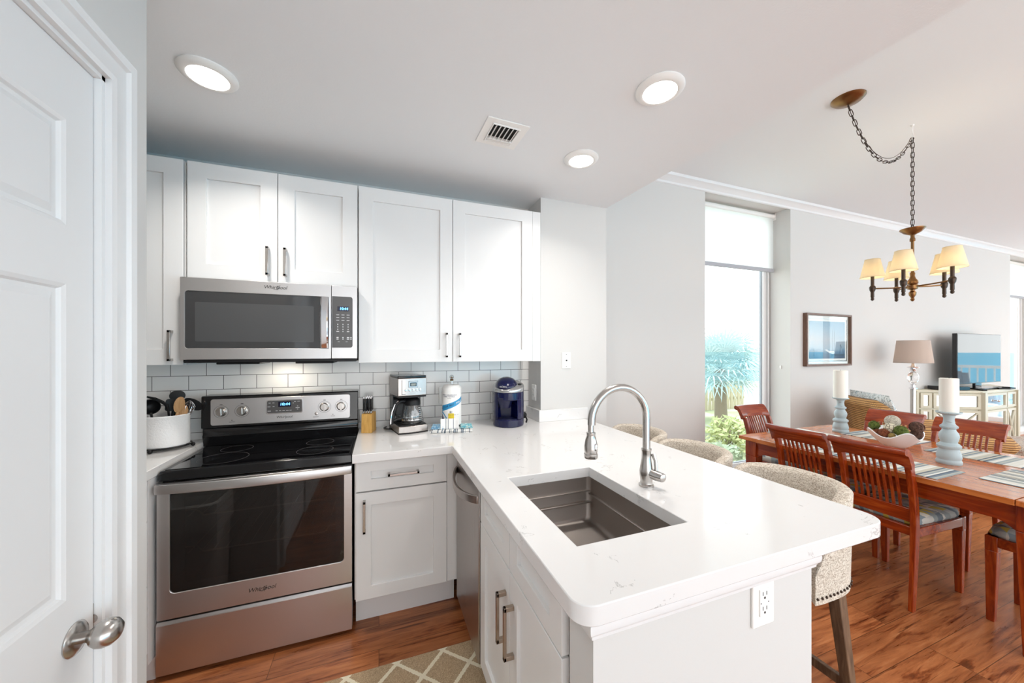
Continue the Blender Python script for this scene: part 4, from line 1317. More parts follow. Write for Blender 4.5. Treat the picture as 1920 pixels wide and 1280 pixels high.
cyl_patch('yellow_bottle', yel, lambda u, v: (-.022 + .036 * u, .045 + .034 * v), 6, 3, .0009)
cyl_patch('bottle_neck', M['silver_plastic'], lambda u, v: (-.013 + .018 * u, .080 + .014 * v), 4, 2, .0009)


def txt_cyl(s, size, x, z, mat, shear=0, tilt=0):
    c_ = bpy.data.curves.new('tmp', 'FONT'); c_.body = s; c_.size = size; c_.align_x = 'CENTER'; c_.align_y = 'CENTER'; c_.shear = shear
    o_ = bpy.data.objects.new('tmp', c_); COL.objects.link(o_); bpy.context.view_layer.update()
    me = bpy.data.meshes.new_from_object(o_.evaluated_get(bpy.context.evaluated_depsgraph_get())); bpy.data.objects.remove(o_)
    for v_ in me.vertices:
        px, pz = v_.co.x + x, v_.co.y + z + tilt * v_.co.x
        an = fa + px / rr
        v_.co = ((rr + .0016) * cos(an), (rr + .0016) * sin(an), pz)
    me.materials.clear(); me.materials.append(mat); me.name = 'lettering'
    ob = bpy.data.objects.new('lettering', me); COL.objects.link(ob); ob.parent = roll


txt_cyl('FAMILY HOUSEHOLD', .0105, -.018, .193, blue2); txt_cyl('PAPER TOWELS', .0105, -.018, .183, blue2); txt_cyl('2-ply sheets', .0055, -.016, .174, M['darkgrey'])
txt_cyl('VICTOR ALE', .0175, -.037, .119, blue2, .2, .35); txt_cyl('MAX', .020, .046, .148, M['paper'], .2, .4)
txt_cyl('strong   absorbent   soft', .007, .01, .070, M['darkgrey'])
_ts = stripes('checked_towel', 0, .0035, [srgb(240, 240, 238), srgb(238, 238, 238), srgb(242, 242, 240), srgb(244, 244, 240), srgb(240, 240, 238), srgb(110, 118, 134)], 9)
o = thing('dish_towel', 'white striped cloth standing against the front of the paper roll', 'towel', (PX - .028, PY - .0775, ZT + .0125), R(-10), 'dish towels under the paper roll')
a = MB(); a.grid(lambda u, v: (-.055 + .11 * u, -.012 + .009 * sin(pi * u) - .014 * (1 - v) + .003 * sin(9 * u), .062 * v), 16, 6); a.build('draped_cloth', _ts, o, solid=.003)

# single-serve brewer
t = thing('pod_coffee_brewer', 'navy blue single-serve pod coffee brewer by the side wall', 'coffee maker', (.812, 2.285, ZT), R(-22))
ea, eb = .103, .122
el = lambda s_=1, n=40, dy=0: [(ea * s_ * cos(2 * pi * i / n), dy + eb * s_ * sin(2 * pi * i / n)) for i in range(n)]
m_ = MB(); m_.prism(el(), .0, .05); m_.build('drip_base', M['navy'], t, .006, 3)
m_ = MB(); m_.prism(el(.80, dy=-.018), .0495, .053); m_.build('drip_tray', M['navy_dark'], t, .001)
# column with a hollow front
pl = []
for i in range(41):
    a_ = R(-52) + (R(360) - R(76)) * i / 40
    pl.append((ea * cos(a_), eb * sin(a_)))
pl += [(-.066, -.035), (-.05, -.022), (.02, -.022), (.045, -.05)]
m_ = MB(); m_.prism(pl, .05, .178); m_.build('body', M['navy'], t, .003)
m_ = MB(); m_.prism(el(), .172, .226); hdn = m_.build('brew_head', M['navy'], t, .006, 3)
m_ = MB(); m_.lathe([(0, .122), (.036, .122), (.040, .130), (.054, .176), (.054, .19), (0, .19)], (-.022, -.064, 0), 28); m_.build('pod_holder', M['navy_dark'], hdn)
m_ = MB()
k = len(m_.v); m_.lathe([(.3, 0), (1.0, 0), (1.012, .004), (.99, .013), (.84, .024), (.3, .028)], n=44)
m_.xf(k, Matrix.Translation((0, 0, .225)) @ Matrix.Diagonal((ea, eb, 1, 1)))
for i, (x, y, z) in enumerate(m_.v):
    m_.v[i] = (x, y, z + (.20 * (y + .122) if z > .2251 else 0))
rg = m_.build('top_ring', M['silver_plastic'], hdn)
m_ = MB(); k = len(m_.v); m_.ell((0, 0, 0), (.072, .100, .048), 28, 12)
m_.xf(k, Matrix.Translation((-.014, -.016, .268)) @ Matrix.Rotation(R(11), 4, 'X')); ld = m_.build('lid', M['navy'], hdn)
m_ = MB(); m_.tube([(-.014 + .074 * cos(a_), -.018 + .104 * sin(a_), .258 + .018 * sin(a_)) for a_ in [R(185) + R(170) * i / 20 for i in range(21)]], .0055, 10); m_.build('handle_trim', M['silver_plastic'], ld)
txt('KEURIG', .0135, (-.028, -.117, .262), '-y', M['keyprint'], ld, 'logo', 0, world=False, rot=Matrix.Rotation(R(-8), 4, 'Z'))
m_ = MB(); m_.ell((.076, -.010, .2735), (.015, .028, .005), 18, 6); m_.build('display', M['black'], rg)
for dx, dy in ((.06, .03), (.084, .018)):
    m_ = MB(); m_.ell((dx, dy - .07, .262 + .2 * (dy - .07)), (.006, .006, .004), 12, 6); m_.build('button', M['nickel'], rg)
m_ = MB(); m_.prism([(-ea - .004, -.03), (-ea + .020, -.072), (-ea + .024, .07), (-ea + .0, .055)], .02, .228); m_.build('water_reservoir', M['smoke'], t, .008, 3)
m_ = MB(); m_.tube([(.085, .085, .04), (.115, .11, .035), (.125, .09, .015), (.12, .05, .006)], .006, 8); m_.ell((.108, .10, .045), (.016, .012, .022), 12, 8); m_.build('power_cord', BK, t)


# wall plates
def plate(label, p, face, kind, w=.07, h=.115):
    o = thing('wall_outlet' if kind == 'outlet' else ('cable_jack' if kind == 'jack' else 'light_switch'), label, kind if kind != 'jack' else 'jack', p, 0)
    def put(a):
        if face == '-x':
            a.xf(0, Matrix.Rotation(-pi / 2, 4, 'Z'))
        return a
    a = MB(); a.prism(rrect(-w / 2, -h / 2, w / 2, h / 2, .004), -.006, 0, 'y'); put(a).build('plate', M['plastic'], o, .002)
    if kind == 'jack':
        a = MB(); a.cyl((0, -.012, 0), (0, -.005, 0), .005, n=14); put(a).build('connector', M['slot'], o)
        a = MB()
        for z in (-.042, .042):
            a.cyl((0, -.0068, z), (0, -.005, z), .003, n=10)
        put(a).build('screw', M['darkgrey'], o)
    elif kind == 'outlet':
        a = MB(); a.prism(rrect(-.0165, -.033, .0165, .033, .002), -.009, -.005, 'y'); f = put(a).build('receptacle', M['plastic'], o, .001)
        a = MB()
        for z in (-.018, .018):
            a.box(-.0075, -.0094, z, -.0055, -.0085, z + .009); a.box(.0055, -.0094, z, .0075, -.0085, z + .009); a.cyl((0, -.0094, z - .006), (0, -.0085, z - .006), .003, n=10)
        for x in (-.013, .013):
            a.cyl((x, -.0094, 0), (x, -.0085, 0), .0015, n=8)
        put(a).build('slots', M['slot'], f)
    else:
        a = MB(); a.prism(rrect(-.0165, -.033, .0165, .033, .002), -.009, -.005, 'y'); put(a).build('rocker', M['plastic'], o, .001)
    return o


plate('white outlet on the peninsula end wall under the worktop', (.883, .62, .793), '-y', 'outlet', .075, .118)
plate('white cable jack plate on the wall beside the tall cabinet', (1.253, YA, 1.338), '-y', 'jack')
plate('white outlet on the narrow return wall behind the pod brewer', (XR, 2.405, 1.105), '-x', 'outlet')
plate('white outlet on the tiles half hidden by the paper towels', (.420, YB - .008, 1.10), '-y', 'outlet')
plate('white outlet low on the dining wall behind the bar stools', (2.75, YW, .43), '-y', 'outlet')

# ceiling lights and vent
def can_light(x, y, label, power=3.2):
    o = thing('recessed_light', label, 'ceiling light', (x, y, ZK), 0, 'kitchen ceiling lights')
    a = MB(); a.lathe([(.094, 0), (.095, -.005), (.09, -.011), (.078, -.0165), (.068, -.018), (.066, -.0165), (.066, 0)], n=48); a.build('trim_ring', M['plastic'], o, ang=50)
    a = MB(); a.lathe([(0, -.019), (.05, -.0185), (.0665, -.016), (.0665, -.004), (0, -.004)], n=40); a.build('lens', M['lens'], o)
    area_light('can_lamp', (x, y, ZK - .021), (0, 0, 0), .12, .12, power, (1, .95, .89), 'DISK', 135)
can_light(-.616, 1.725, 'recessed ceiling light at the left, above the range', 4.4)
can_light(1.07, 1.169, 'recessed ceiling light nearest the soffit edge, above the sink')
can_light(1.05, 1.749, 'smallest looking recessed light, beyond the air vent')
t = thing('air_vent', 'square white ceiling air vent with open louvers', 'vent', (.565, 1.685, ZK), R(2))
m_ = MB(); m_.ring(rect(-.105, -.105, .105, .105), rect(-.065, -.07, .065, .07), -.006, 0); m_.ring(rect(-.07, -.075, .07, .075), rect(-.064, -.069, .064, .069), -.012, -.005); m_.build('frame', M['plastic'], t, .002)
m_ = MB(); m_.box(-.066, -.071, -.0015, .066, .071, -.0005); m_.build('duct', M['vent_dark'], t)
m_ = MB()
for i in range(6):
    x = -.052 + .021 * i
    m_.taper([(x - .004, -.068, -.016), (x - .002, -.068, -.016), (x - .002, .035, -.016), (x - .004, .035, -.016)], [(x + .008, -.068, -.003), (x + .010, -.068, -.003), (x + .010, .035, -.003), (x + .008, .035, -.003)])
m_.box(-.064, .036, -.016, .064, .042, -.002); m_.box(-.064, .05, -.013, .064, .056, -.002); m_.box(-.064, .063, -.010, .064, .068, -.002)
m_.build('louvers', M['plastic'], t)

# kitchen rug
t = thing('kitchen_rug', 'taupe runner rug with a cream trellis pattern in front of the sink', 'rug', (.10, 1.05, .0005))
m_ = MB(); m_.prism(rrect(-.35, -.85, .352, .665, .01), 0, .009); m_.build('pile', M['rug'], t, .003)

# bin standing in the alcove, seen only in the oven door's reflection
t = thing('trash_can', 'tall white bin with a bag liner, mirrored in the oven door', 'trash can', (-.95, 1.47, 0))
m_ = MB(); pl = rrect(-.14, -.13, .14, .13, .04, 5); n_ = len(pl)
vs = [(x * s_, y * s_, z) for s_, z in ((.86, 0), (.88, .01), (1, .58), (.97, .585), (.93, .56)) for x, y in pl]
m_.add(vs, [(r_ * n_ + i, r_ * n_ + (i + 1) % n_, r_ * n_ + n_ + (i + 1) % n_, r_ * n_ + n_ + i) for r_ in range(4) for i in range(n_)] + [tuple(reversed(range(n_)))])
m_.build('bin', M['plastic'], t)
m_ = MB(); rn = random.Random(3)
vs = [(x * s_ * (1 + .02 * rn.uniform(-1, 1)), y * s_ * (1 + .02 * rn.uniform(-1, 1)), z + (.02 * rn.uniform(-1, 1) if z < .5 else 0)) for s_, z in ((1.05, .44), (1.06, .52), (1.04, .592), (.95, .60), (.9, .5)) for x, y in pl]
m_.add(vs, [(r_ * n_ + i, r_ * n_ + (i + 1) % n_, r_ * n_ + n_ + (i + 1) % n_, r_ * n_ + n_ + i) for r_ in range(4) for i in range(n_)])
m_.build('bag_liner', M['paper'], t)

# ================================================================== BAR STOOLS
def make_stool(label, loc, rz):
    o = thing('bar_stool', label, 'bar stool', loc, rz, 'tweed bar stools along the peninsula')
    hw = .205
    # upholstered seat
    a = MB()
    pl = rrect(-.19, -.19, .20, .19, .09, 8); n_ = len(pl)
    rows = [(.93, .585), (1.0, .595), (1.03, .625), (1.0, .655), (.9, .672), (.5, .678)]
    vs = [(x * s_, y * s_, z) for s_, z in rows for x, y in pl]
    a.add(vs, [(r_ * n_ + i, r_ * n_ + (i + 1) % n_, r_ * n_ + n_ + (i + 1) % n_, r_ * n_ + n_ + i) for r_ in range(len(rows) - 1) for i in range(n_)] + [tuple(5 * n_ + i for i in range(n_)), tuple(reversed(range(n_)))])
    seat = a.build('seat', M['tweed'], o, ang=60)
    # wraparound back shell: closed cross-section swept
    a = MB(); NU, secs = 40, []
    for i in range(NU + 1):
        f_ = -1 + 2 * i / NU
        th = pi + f_ * R(112)
        top = .915 - .20 * max(0, (abs(f_) - .52) / .48) ** 1.7 - .018 * f_ * f_
        sec = []
        def pt(rad, z):
            lean = .05 * max(0, (z - .6) / .35)
            ex = 3.0
            c_, s_ = cos(th), sin(th)
            q = 1 / (abs(c_) ** ex + abs(s_) ** ex) ** (1 / ex)
            return (c_ * q * (rad + lean * (c_ < 0) * abs(c_)) + .0, s_ * q * rad, z)
        zo = [.585, .60, .72, .84, top - .022, top - .008]
        for z in zo:
            sec.append(pt(.212, min(z, top - .006)))
        sec.append(pt(.204, top)); sec.append(pt(.186, top)); 
        for z in (top - .008, top - .03, .80, .70, .62, .60):
            sec.append(pt(.172, min(z, top - .006)))
        secs.append(sec)
    m0 = len(secs[0])
    a.add([p for s_ in secs for p in s_], [(i * m0 + k, i * m0 + (k + 1) % m0, (i + 1) * m0 + (k + 1) % m0, (i + 1) * m0 + k) for i in range(NU) for k in range(m0)] + [tuple(range(m0)), tuple(NU * m0 + k for k in range(m0))])
    bk = a.build('backrest', M['tweed'], o, ang=60)
    a = MB()
    for i in range(44):
        f_ = -1 + 2 * i / 43; th = pi + f_ * R(110)
        c_, s_ = cos(th), sin(th); q = 1 / (abs(c_) ** 3 + abs(s_) ** 3) ** (1 / 3)
        a.ell((c_ * q * .2135, s_ * q * .2135, .606), .0045, 8, 5)
    a.build('nailhead_trim', M['bronze_dark'], bk)
    tops = [(.14, .14), (.14, -.14), (-.14, .14), (-.14, -.14)]
    for x, y in tops:
        a = MB(); a.leg((x, y, .59), (x * 1.36, y * 1.3, 0), .021, .014); a.build('leg', M['stool_wood'], o, .003)
    a = MB(); z = .21; s_ = 1.36 - .36 * z / .59; sy = 1.3 - .3 * z / .59
    X, Y = .14 * s_, .14 * sy
    for p, q in (((X, -Y), (X, Y)), ((-X, -Y), (-X, Y)), ((-X, Y), (X, Y)), ((-X, -Y), (X, -Y))):
        if p[0] == q[0]:
            a.box(p[0] - .009, p[1], z - .017, p[0] + .009, q[1], z + .017)
        else:
            a.box(p[0], p[1] - .009, z - .017 - .03, q[0], p[1] + .009, z + .017 - .03)
    a.build('footrest', M['stool_wood'], o, .002)
    return o


st = make_stool('tweed bar stool nearest the camera, its leg beside the peninsula end', (1.40, .955, 0), pi)
dup(st, (1.395, 1.42, 0), None, 'middle tweed bar stool between the other two at the peninsula')
dup(st, (1.41, 1.86, 0), None, 'tweed bar stool farthest along the peninsula, behind the faucet')

# ================================================================== DINING TABLE
TX0, TX1, TY0, TY1, TZ = 2.725, 3.90, .60, 2.10, .725
t = thing('dining_table', 'cherry wood farmhouse dining table with a plank top', 'dining table', ((TX0 + TX1) / 2, (TY0 + TY1) / 2, 0))
m_ = MB(); m_.prism(rrect(TX0, TY0 + .14, TX1, TY1 - .14, .001, 1), TZ - .028, TZ); tp = m_.build('tabletop', M['tabletop'], t, .005, 3, world=True)
M['breadboard'] = wood('breadboard_wood', srgb(160, 84, 34), srgb(200, 114, 53), srgb(220, 142, 76), 0, .18, 1.0, .3)
for y0, y1 in ((TY0, TY0 + .138), (TY1 - .138, TY1)):
    m_ = MB(); m_.box(TX0, y0, TZ - .028, TX1, y1, TZ); m_.build('breadboard_end', M['breadboard'], t, .005, 3, world=True)
def apron(p0, p1, ax):
    """board with a small arch cut at each end"""
    L = p1 - p0
    pl = [(p0, .60), (p0, .69), (p1, .69), (p1, .60)]
    arc = []
    for i in range(9):
        f_ = i / 8; arc.append((p1 - .07 * f_, .565 + .038 * sin(pi / 2 * f_)))
    for i in range(9):
        f_ = 1 - i / 8; arc.append((p0 + .07 * f_, .565 + .038 * sin(pi / 2 * f_)))
    return [(p0, .697), (p1, .697)] + arc
lx = (TX0 + .075, TX1 - .075); ly = (TY0 + .105, TY1 - .075)
m_ = MB()
for x in (TX0 + .05, TX1 - .07):
    m_.prism(apron(ly[0] + .04, ly[1] - .04, 'y'), x, x + .02, 'x')
for y in (TY0 + .08, TY1 - .07):
    m_.prism(apron(lx[0] + .04, lx[1] - .04, 'x'), y, y + .02, 'y')
for x0_, x1_ in ((TX0 + .044, TX0 + .05), (TX1 - .05, TX1 - .044)):
    m_.box(x0_, ly[0], .672, x1_, ly[1], .697)
m_.build('apron', M['cherry_y'], t, .002, world=True)
for x in lx:
    for y in ly:
        m_ = MB(); m_.box(x - .042, y - .042, .575, x + .042, y + .042, .697); m_.leg((x, y, .575), (x, y, 0), .042, .026); m_.build('leg', M['cherry'], t, .004, world=True)

# ------------------------------------------------------------------ dining chairs (front = +x)
def make_chair(label, loc, rz):
    o = thing('dining_chair', label, 'dining chair', loc, rz, 'cherry dining chairs around the table')
    hw = .153
    bx = lambda z: -.225 - .030 * max(0, (.45 - z) / .45) ** 1.2 - .105 * max(0, (z - .45) / .45) ** 2.0
    def post(y):
        a = MB(); rows = []
        zs = [0, .1, .2, .3, .4, .45, .52, .6, .68, .75, .79]
        for z in zs:
            h = .0105 + .003 * min(1, z / .4); x = bx(z); d_ = h + .006
            rows += [(x - d_, y - h, z), (x + d_, y - h, z), (x + d_, y + h, z), (x - d_, y + h, z)]
        a.add(rows, [(i * 4 + k, i * 4 + (k + 1) % 4, i * 4 + 4 + (k + 1) % 4, i * 4 + 4 + k) for i in range(len(zs) - 1) for k in range(4)] + [(3, 2, 1, 0), tuple(range(len(rows) - 4, len(rows)))])
        return a.build('rear_leg', M['cherry'], o, .003)
    for y in (-hw, hw):
        post(y)
    for y in (-hw - .012, hw + .012):
        a = MB(); a.box(.195, y - .022, .37, .238, y + .022, .445); a.leg((.2165, y, .37), (.222, y, 0), .0215, .014); a.build('front_leg', M['cherry'], o, .003)
    # rolled crest rail, slightly bowed
    a = MB(); ny, secs = 16, []
    prof = [(-.225 - .060, .775), (-.283, .80), (-.302, .835), (-.322, .868), (-.342, .888), (-.362, .893), (-.376, .884), (-.379, .869), (-.371, .857), (-.357, .853), (-.345, .850), (-.332, .830), (-.318, .80), (-.309, .775)]
    for i in range(ny + 1):
        f_ = -1 + 2 * i / ny
        bow = -.022 * (1 - f_ * f_)
        arch = .022 * (1 - min(1, abs(f_) * 1.08) ** 6) 
        secs += [(x + bow, f_ * (hw + .023), z + (arch if z < .78 else 0)) for x, z in prof]
    k = len(prof)
    a.add(secs, [(i * k + j, i * k + (j + 1) % k, (i + 1) * k + (j + 1) % k, (i + 1) * k + j) for i in range(ny) for j in range(k)] + [tuple(range(k)), tuple(ny * k + j for j in range(k))])
    a.build('crest_rail', M['cherry_y'], o, ang=50)
    a = MB()
    for i in range(8):
        f_ = -1 + 2 * i / 7; bow = -.018 * (1 - (f_ * .7) ** 2)
    a.taper([(bx(.47) - .010, -hw, .47), (bx(.47) + .010, -hw, .47), (bx(.47) + .010, hw, .47), (bx(.47) - .010, hw, .47)], [(bx(.545) - .010, -hw, .545), (bx(.545) + .010, -hw, .545), (bx(.545) + .010, hw, .545), (bx(.545) - .010, hw, .545)])
    a.build('lower_back_rail', M['cherry_y'], o, .003)
    for i in range(8):
        y = -.098 + .196 * i / 7
        bw = -.022 * (1 - (y / hw) ** 2)
        a = MB(); rows = []
        zs = [.54, .60, .66, .72, .77, .80]
        for z in zs:
            x = bx(z) + bw * max(0, (z - .54) / .27); x0 = x - .006; x1 = x + .006
            rows += [(x0, y - .0065, z), (x1, y - .0065, z), (x1, y + .0065, z), (x0, y + .0065, z)]
        a.add(rows, [(j * 4 + q, j * 4 + (q + 1) % 4, j * 4 + 4 + (q + 1) % 4, j * 4 + 4 + q) for j in range(5) for q in range(4)] + [(3, 2, 1, 0), (20, 21, 22, 23)])
        a.build('slat', M['cherry'], o, .002)
    # seat frame with a bowed front, cushion
    fr_ = [(-.235, -.165), (.19, -.188), (.235, -.174), (.25, -.1), (.254, 0), (.25, .1), (.235, .174), (.19, .188), (-.235, .165)]
    a = MB(); a.prism(fr_, .395, .445); a.build('seat_frame', M['cherry_y'], o, .004)
    a = MB(); ins = [(-.205, -.142), (.17, -.174), (.225, -.156), (.238, -.08), (.241, 0), (.238, .08), (.225, .156), (.17, .174), (-.205, .142)]
    n_ = 9; rows = [(1.0, .445), (1.03, .46), (1.0, .478), (.86, .492), (.5, .499)]
    vs = [(x * s_, y * s_, z) for s_, z in rows for x, y in ins]
    a.add(vs, [(r_ * n_ + i, r_ * n_ + (i + 1) % n_, r_ * n_ + n_ + (i + 1) % n_, r_ * n_ + n_ + i) for r_ in range(4) for i in range(n_)] + [tuple(36 + i for i in range(n_)), tuple(reversed(range(n_)))])
    a.build('seat_cushion', M['cushion'], o, ang=70)
    return o


ch = make_chair('cherry slat-back chair on the kitchen side with the triangle-print cushion in full view', (2.95, 1.222, 0), 0)
dup(ch, (2.95, 1.602, 0), 0, 'cherry slat-back chair on the kitchen side next to the head chair by the window')
dup(ch, (3.74, 1.722, 0), pi, 'cherry chair on the far side, behind the bowl of moss balls')
dup(ch, (3.74, 1.31, 0), pi, 'cherry chair on the far side, behind the near candlestick')
dup(ch, (3.30, 2.075, 0), -pi / 2, 'cherry chair at the head of the table against the window')
dup(ch, (3.16, .665, 0), pi / 2, 'cherry chair at the near end, cut off by the picture edge')

# ------------------------------------------------------------------ placemats
def placemat(label, x, y, rz, mat_):
    o = thing('placemat', label, 'placemat', (x, y, TZ + .0005), rz, 'striped placemats on the table')
    a = MB(); a.prism(rrect(-.155, -.205, .155, .205, .004), 0, .0028); a.build('woven_mat', mat_, o)
    return o
pm0 = placemat('striped placemat in front of the chair with the full triangle-print cushion', 2.915, 1.205, 0, M['mat_a'])
for lb, x, y, rz in (('striped placemat in front of the kitchen side chair nearer the window', 2.915, 1.64, 0), ('striped placemat between the moss ball bowl and the far candlestick', 3.70, 1.63, pi), ('striped placemat at the far side behind the near candlestick', 3.64, 1.12, pi), ('striped placemat at the window head of the table', 3.24, 1.93, -pi / 2), ('striped placemat at the near end of the table', 3.20, .775, pi / 2)):
    dup(pm0, (x, y, TZ + .0005), rz, lb)

# ------------------------------------------------------------------ candlesticks, candles
def candlestick(label, x, y, s=1.0, sz=1.0):
    o = thing('candlestick', label, 'candlestick', (x, y, TZ), 0, 'distressed blue candlesticks')
    pr = [(0, 0), (.052, 0), (.054, .003), (.054, .017), (.050, .022), (.0495, .026), (.053, .036), (.051, .052), (.046, .070), (.042, .080), (.043, .084), (.050, .090), (.0515, .101), (.044, .109), (.034, .117), (.040, .135), (.043, .153), (.039, .170), (.030, .183), (.028, .192), (.037, .198), (.039, .207), (.030, .215), (.025, .222), (.0225, .244), (.025, .262), (.029, .272)]
    a = MB(); a.lathe([(r * s, z * sz) for r, z in pr] + [(0, .272 * sz)], n=40); a.build('turned_column', M['bluepaint'], o, ang=40)
    a = MB(); a.lathe([(0, .270 * sz), (.029 * s, .270 * sz), (.054 * s, .280 * sz), (.0555 * s, .284 * sz), (.054 * s, .288 * sz), (.05 * s, .285 * sz), (0, .285 * sz)], n=40); a.build('plate', M['bluepaint'], o)
    c = thing('pillar_candle', 'ivory pillar candle on the ' + ('near' if y < 1.5 else 'far') + ' blue candlestick', 'candle', (x, y, TZ + .2855 * sz), 0, 'ivory pillar candles')
    h = .232 if sz == 1 else .205; r = .048 if sz == 1 else .0405
    a = MB(); a.lathe([(0, 0), (r, 0), (r, h - .003), (r - .003, h), (r - .008, h - .001), (r - .012, h - .006), (0, h - .008)], n=36); w_ = a.build('wax_body', M['wax'], c)
    a = MB(); a.cyl((0, 0, h - .009), (.001, 0, h + .004), .0012, n=8); a.build('wick', M['black_matte'], w_)
candlestick('distressed blue candlestick nearer the camera, in front of a far chair', 3.235, 1.12, 1.0, 1.09)
candlestick('distressed blue candlestick at the window end of the table', 3.63, 1.875, 1.0, 1.0)

# ------------------------------------------------------------------ bowl with decorative balls
BX, BY = 3.46, 1.42
t = thing('decorative_bowl', 'white ceramic bowl with a wavy four-point rim on the table', 'bowl', (3.415, 1.442, TZ), R(48))
m_ = MB()
def bowlpt(u, v, off=0):
    a_ = 2 * pi * u
    rim = .072 + .048 * (.5 + .5 * cos(4 * a_)) ** 1.3
    rad = .048 + .092 * v ** .75 * (1 + .10 * cos(4 * a_)) - off
    return (rad * cos(a_), rad * sin(a_), .004 + off + (rim - off * .0) * v)
nu, nv = 64, 10
vs = [bowlpt(i / nu, j / nv) for j in range(nv + 1) for i in range(nu)] + [bowlpt(i / nu, j / nv, .005) for j in range(nv, -1, -1) for i in range(nu)]
rows = 2 * nv + 2
m_.add(vs, [(r_ * nu + i, r_ * nu + (i + 1) % nu, (r_ + 1) * nu + (i + 1) % nu, (r_ + 1) * nu + i) for r_ in range(rows - 1) for i in range(nu)] + [tuple(reversed(range(nu))), tuple((rows - 1) * nu + i for i in range(nu))])
m_.build('bowl_body', M['ceramic'], t, ang=60)


def ballmat(name, c1, c2, sc, bmp, dk=None):
    m = Mat(name, c1, .9)
    n_ = m.noise(m.coord(), sc, 4, .7, 1.0)
    m.col(m.ramp(n_, [(.35, c2), (.6, c1)]))
    m.bump(n_, bmp, .02)
    return m.m
moss = ballmat('moss', srgb(138, 158, 72), srgb(58, 72, 26), 90, .9)
rust = ballmat('rust_fibre', srgb(176, 104, 70), srgb(104, 50, 30), 110, .8)
cream = ballmat('cream_papier', srgb(236, 230, 214), srgb(150, 138, 118), 120, .6)
dark_tw = ballmat('dark_twig', srgb(148, 108, 92), srgb(62, 38, 34), 90, .8)
_m = Mat('hex_net_cream', srgb(232, 224, 200), .85)
_vo = _m.n('TexVoronoi', feature='DISTANCE_TO_EDGE'); _vo.inputs['Scale'].default_value = 36; _m.l(_m.coord(), _vo.inputs['Vector'])
_m.col(_m.mix(_m.math('LESS_THAN', _vo.outputs[0], .05), srgb(232, 224, 200), srgb(90, 74, 50)))
netm = _m.m


def ball(label, p, r, mat_, rough_=.06, twig=False):
    o = thing('decorative_ball', label, 'ball', p, 0, 'decorative balls in the bowl')
    a = MB(); a.ell((0, 0, 0), r * (.86 if twig else 1), 26, 16)
    rnd = random.Random(label)
    if rough_ and not twig:
        for i, v_ in enumerate(a.v):
            k_ = 1 + rough_ * (rnd.random() - .5) * 2
            a.v[i] = tuple(c_ * k_ for c_ in v_)
    core = a.build('core', mat_, o, ang=80 if rough_ < .04 else 50)
    if twig:
        a = MB()
        for _ in range(16):
            ax_ = Vector((rnd.gauss(0, 1), rnd.gauss(0, 1), rnd.gauss(0, 1))).normalized()
            u_ = ax_.orthogonal().normalized(); w_ = ax_.cross(u_)
            off = rnd.uniform(-.5, .5) * r
            q_ = sqrt(r * r - off * off) * .97
            a.tube([ax_ * off + (u_ * cos(2 * pi * i / 24) + w_ * sin(2 * pi * i / 24)) * q_ for i in range(24)], r * .055, 6, True)
        a.build('twigs', mat_, core)
straw_m = ballmat('straw', srgb(206, 178, 110), srgb(150, 116, 60), 100, .8)
for lb, p, r, mt, rg_, tw in (
        ('green moss ball at the left end of the bowl', (-.089, .116, .14), .031, moss, .12, False),
        ('large speckled cream ball on top of the bowl', (-.051, .032, .181), .043, cream, .02, False),
        ('cream ball with a net pattern below the large cream ball', (-.095, .024, .136), .037, netm, .0, False),
        ('rust brown ball at the front left of the bowl', (-.132, .041, .103), .030, rust, .10, False),
        ('small pinkish brown ball behind the rust ball', (-.107, .089, .099), .021, rust, .10, False),
        ('mossy yellow-green ball at the middle front of the bowl', (-.110, -.038, .130), .036, moss, .12, False),
        ('dark twig ball with pale strands at the right of the bowl', (-.009, -.076, .156), .039, dark_tw, 0, True),
        ('dark brown twig ball low at the right rim', (.005, -.07, .105), .033, dark_tw, 0, True),
        ('small straw-coloured ball at the front rim', (-.138, -.003, .092), .020, straw_m, .08, False)):
    ball(lb, (BX + p[0], BY + p[1], TZ + p[2]), r, mt, rg_, tw)

# ================================================================== CHANDELIER
HX, HY = 3.632, 1.437
t = thing('chandelier', 'bronze five-arm chandelier with small shades on a swagged chain', 'chandelier', (HX, HY, 1.80))
t['label'] = 'bronze five-arm chandelier with ivory shades hanging from a swagged chain'
zz = lambda z: z - 1.80
BR = M['brass']; BD = M['bronze_dark']
m_ = MB(); m_.lathe([(0, -.035), (.008, -.03), (.012, -.020), (.008, -.010), (.012, 0), (.019, .012), (.021, .03), (.012, .042), (.012, .05), (.026, .056), (.030, .068), (.030, .082), (.024, .088), (.030, .098), (.028, .115), (.018, .13), (.012, .15), (.014, .17), (.009, .18), (.009, .40), (.015, .405), (.015, .42), (.011, .43), (.011, .45), (0, .45)], (0, 0, 0), 24); m_.build('central_stem', BR, t)
m_ = MB(); m_.lathe([(0, .448), (.012, .448), (.045, .466), (.066, .488), (.068, .494), (.064, .493), (.040, .474), (0, .462)], n=36); m_.build('bobeche_cup', BR, t)
dvec = Vector((-.93, -.368)); rvec = Vector((.368, -.93))
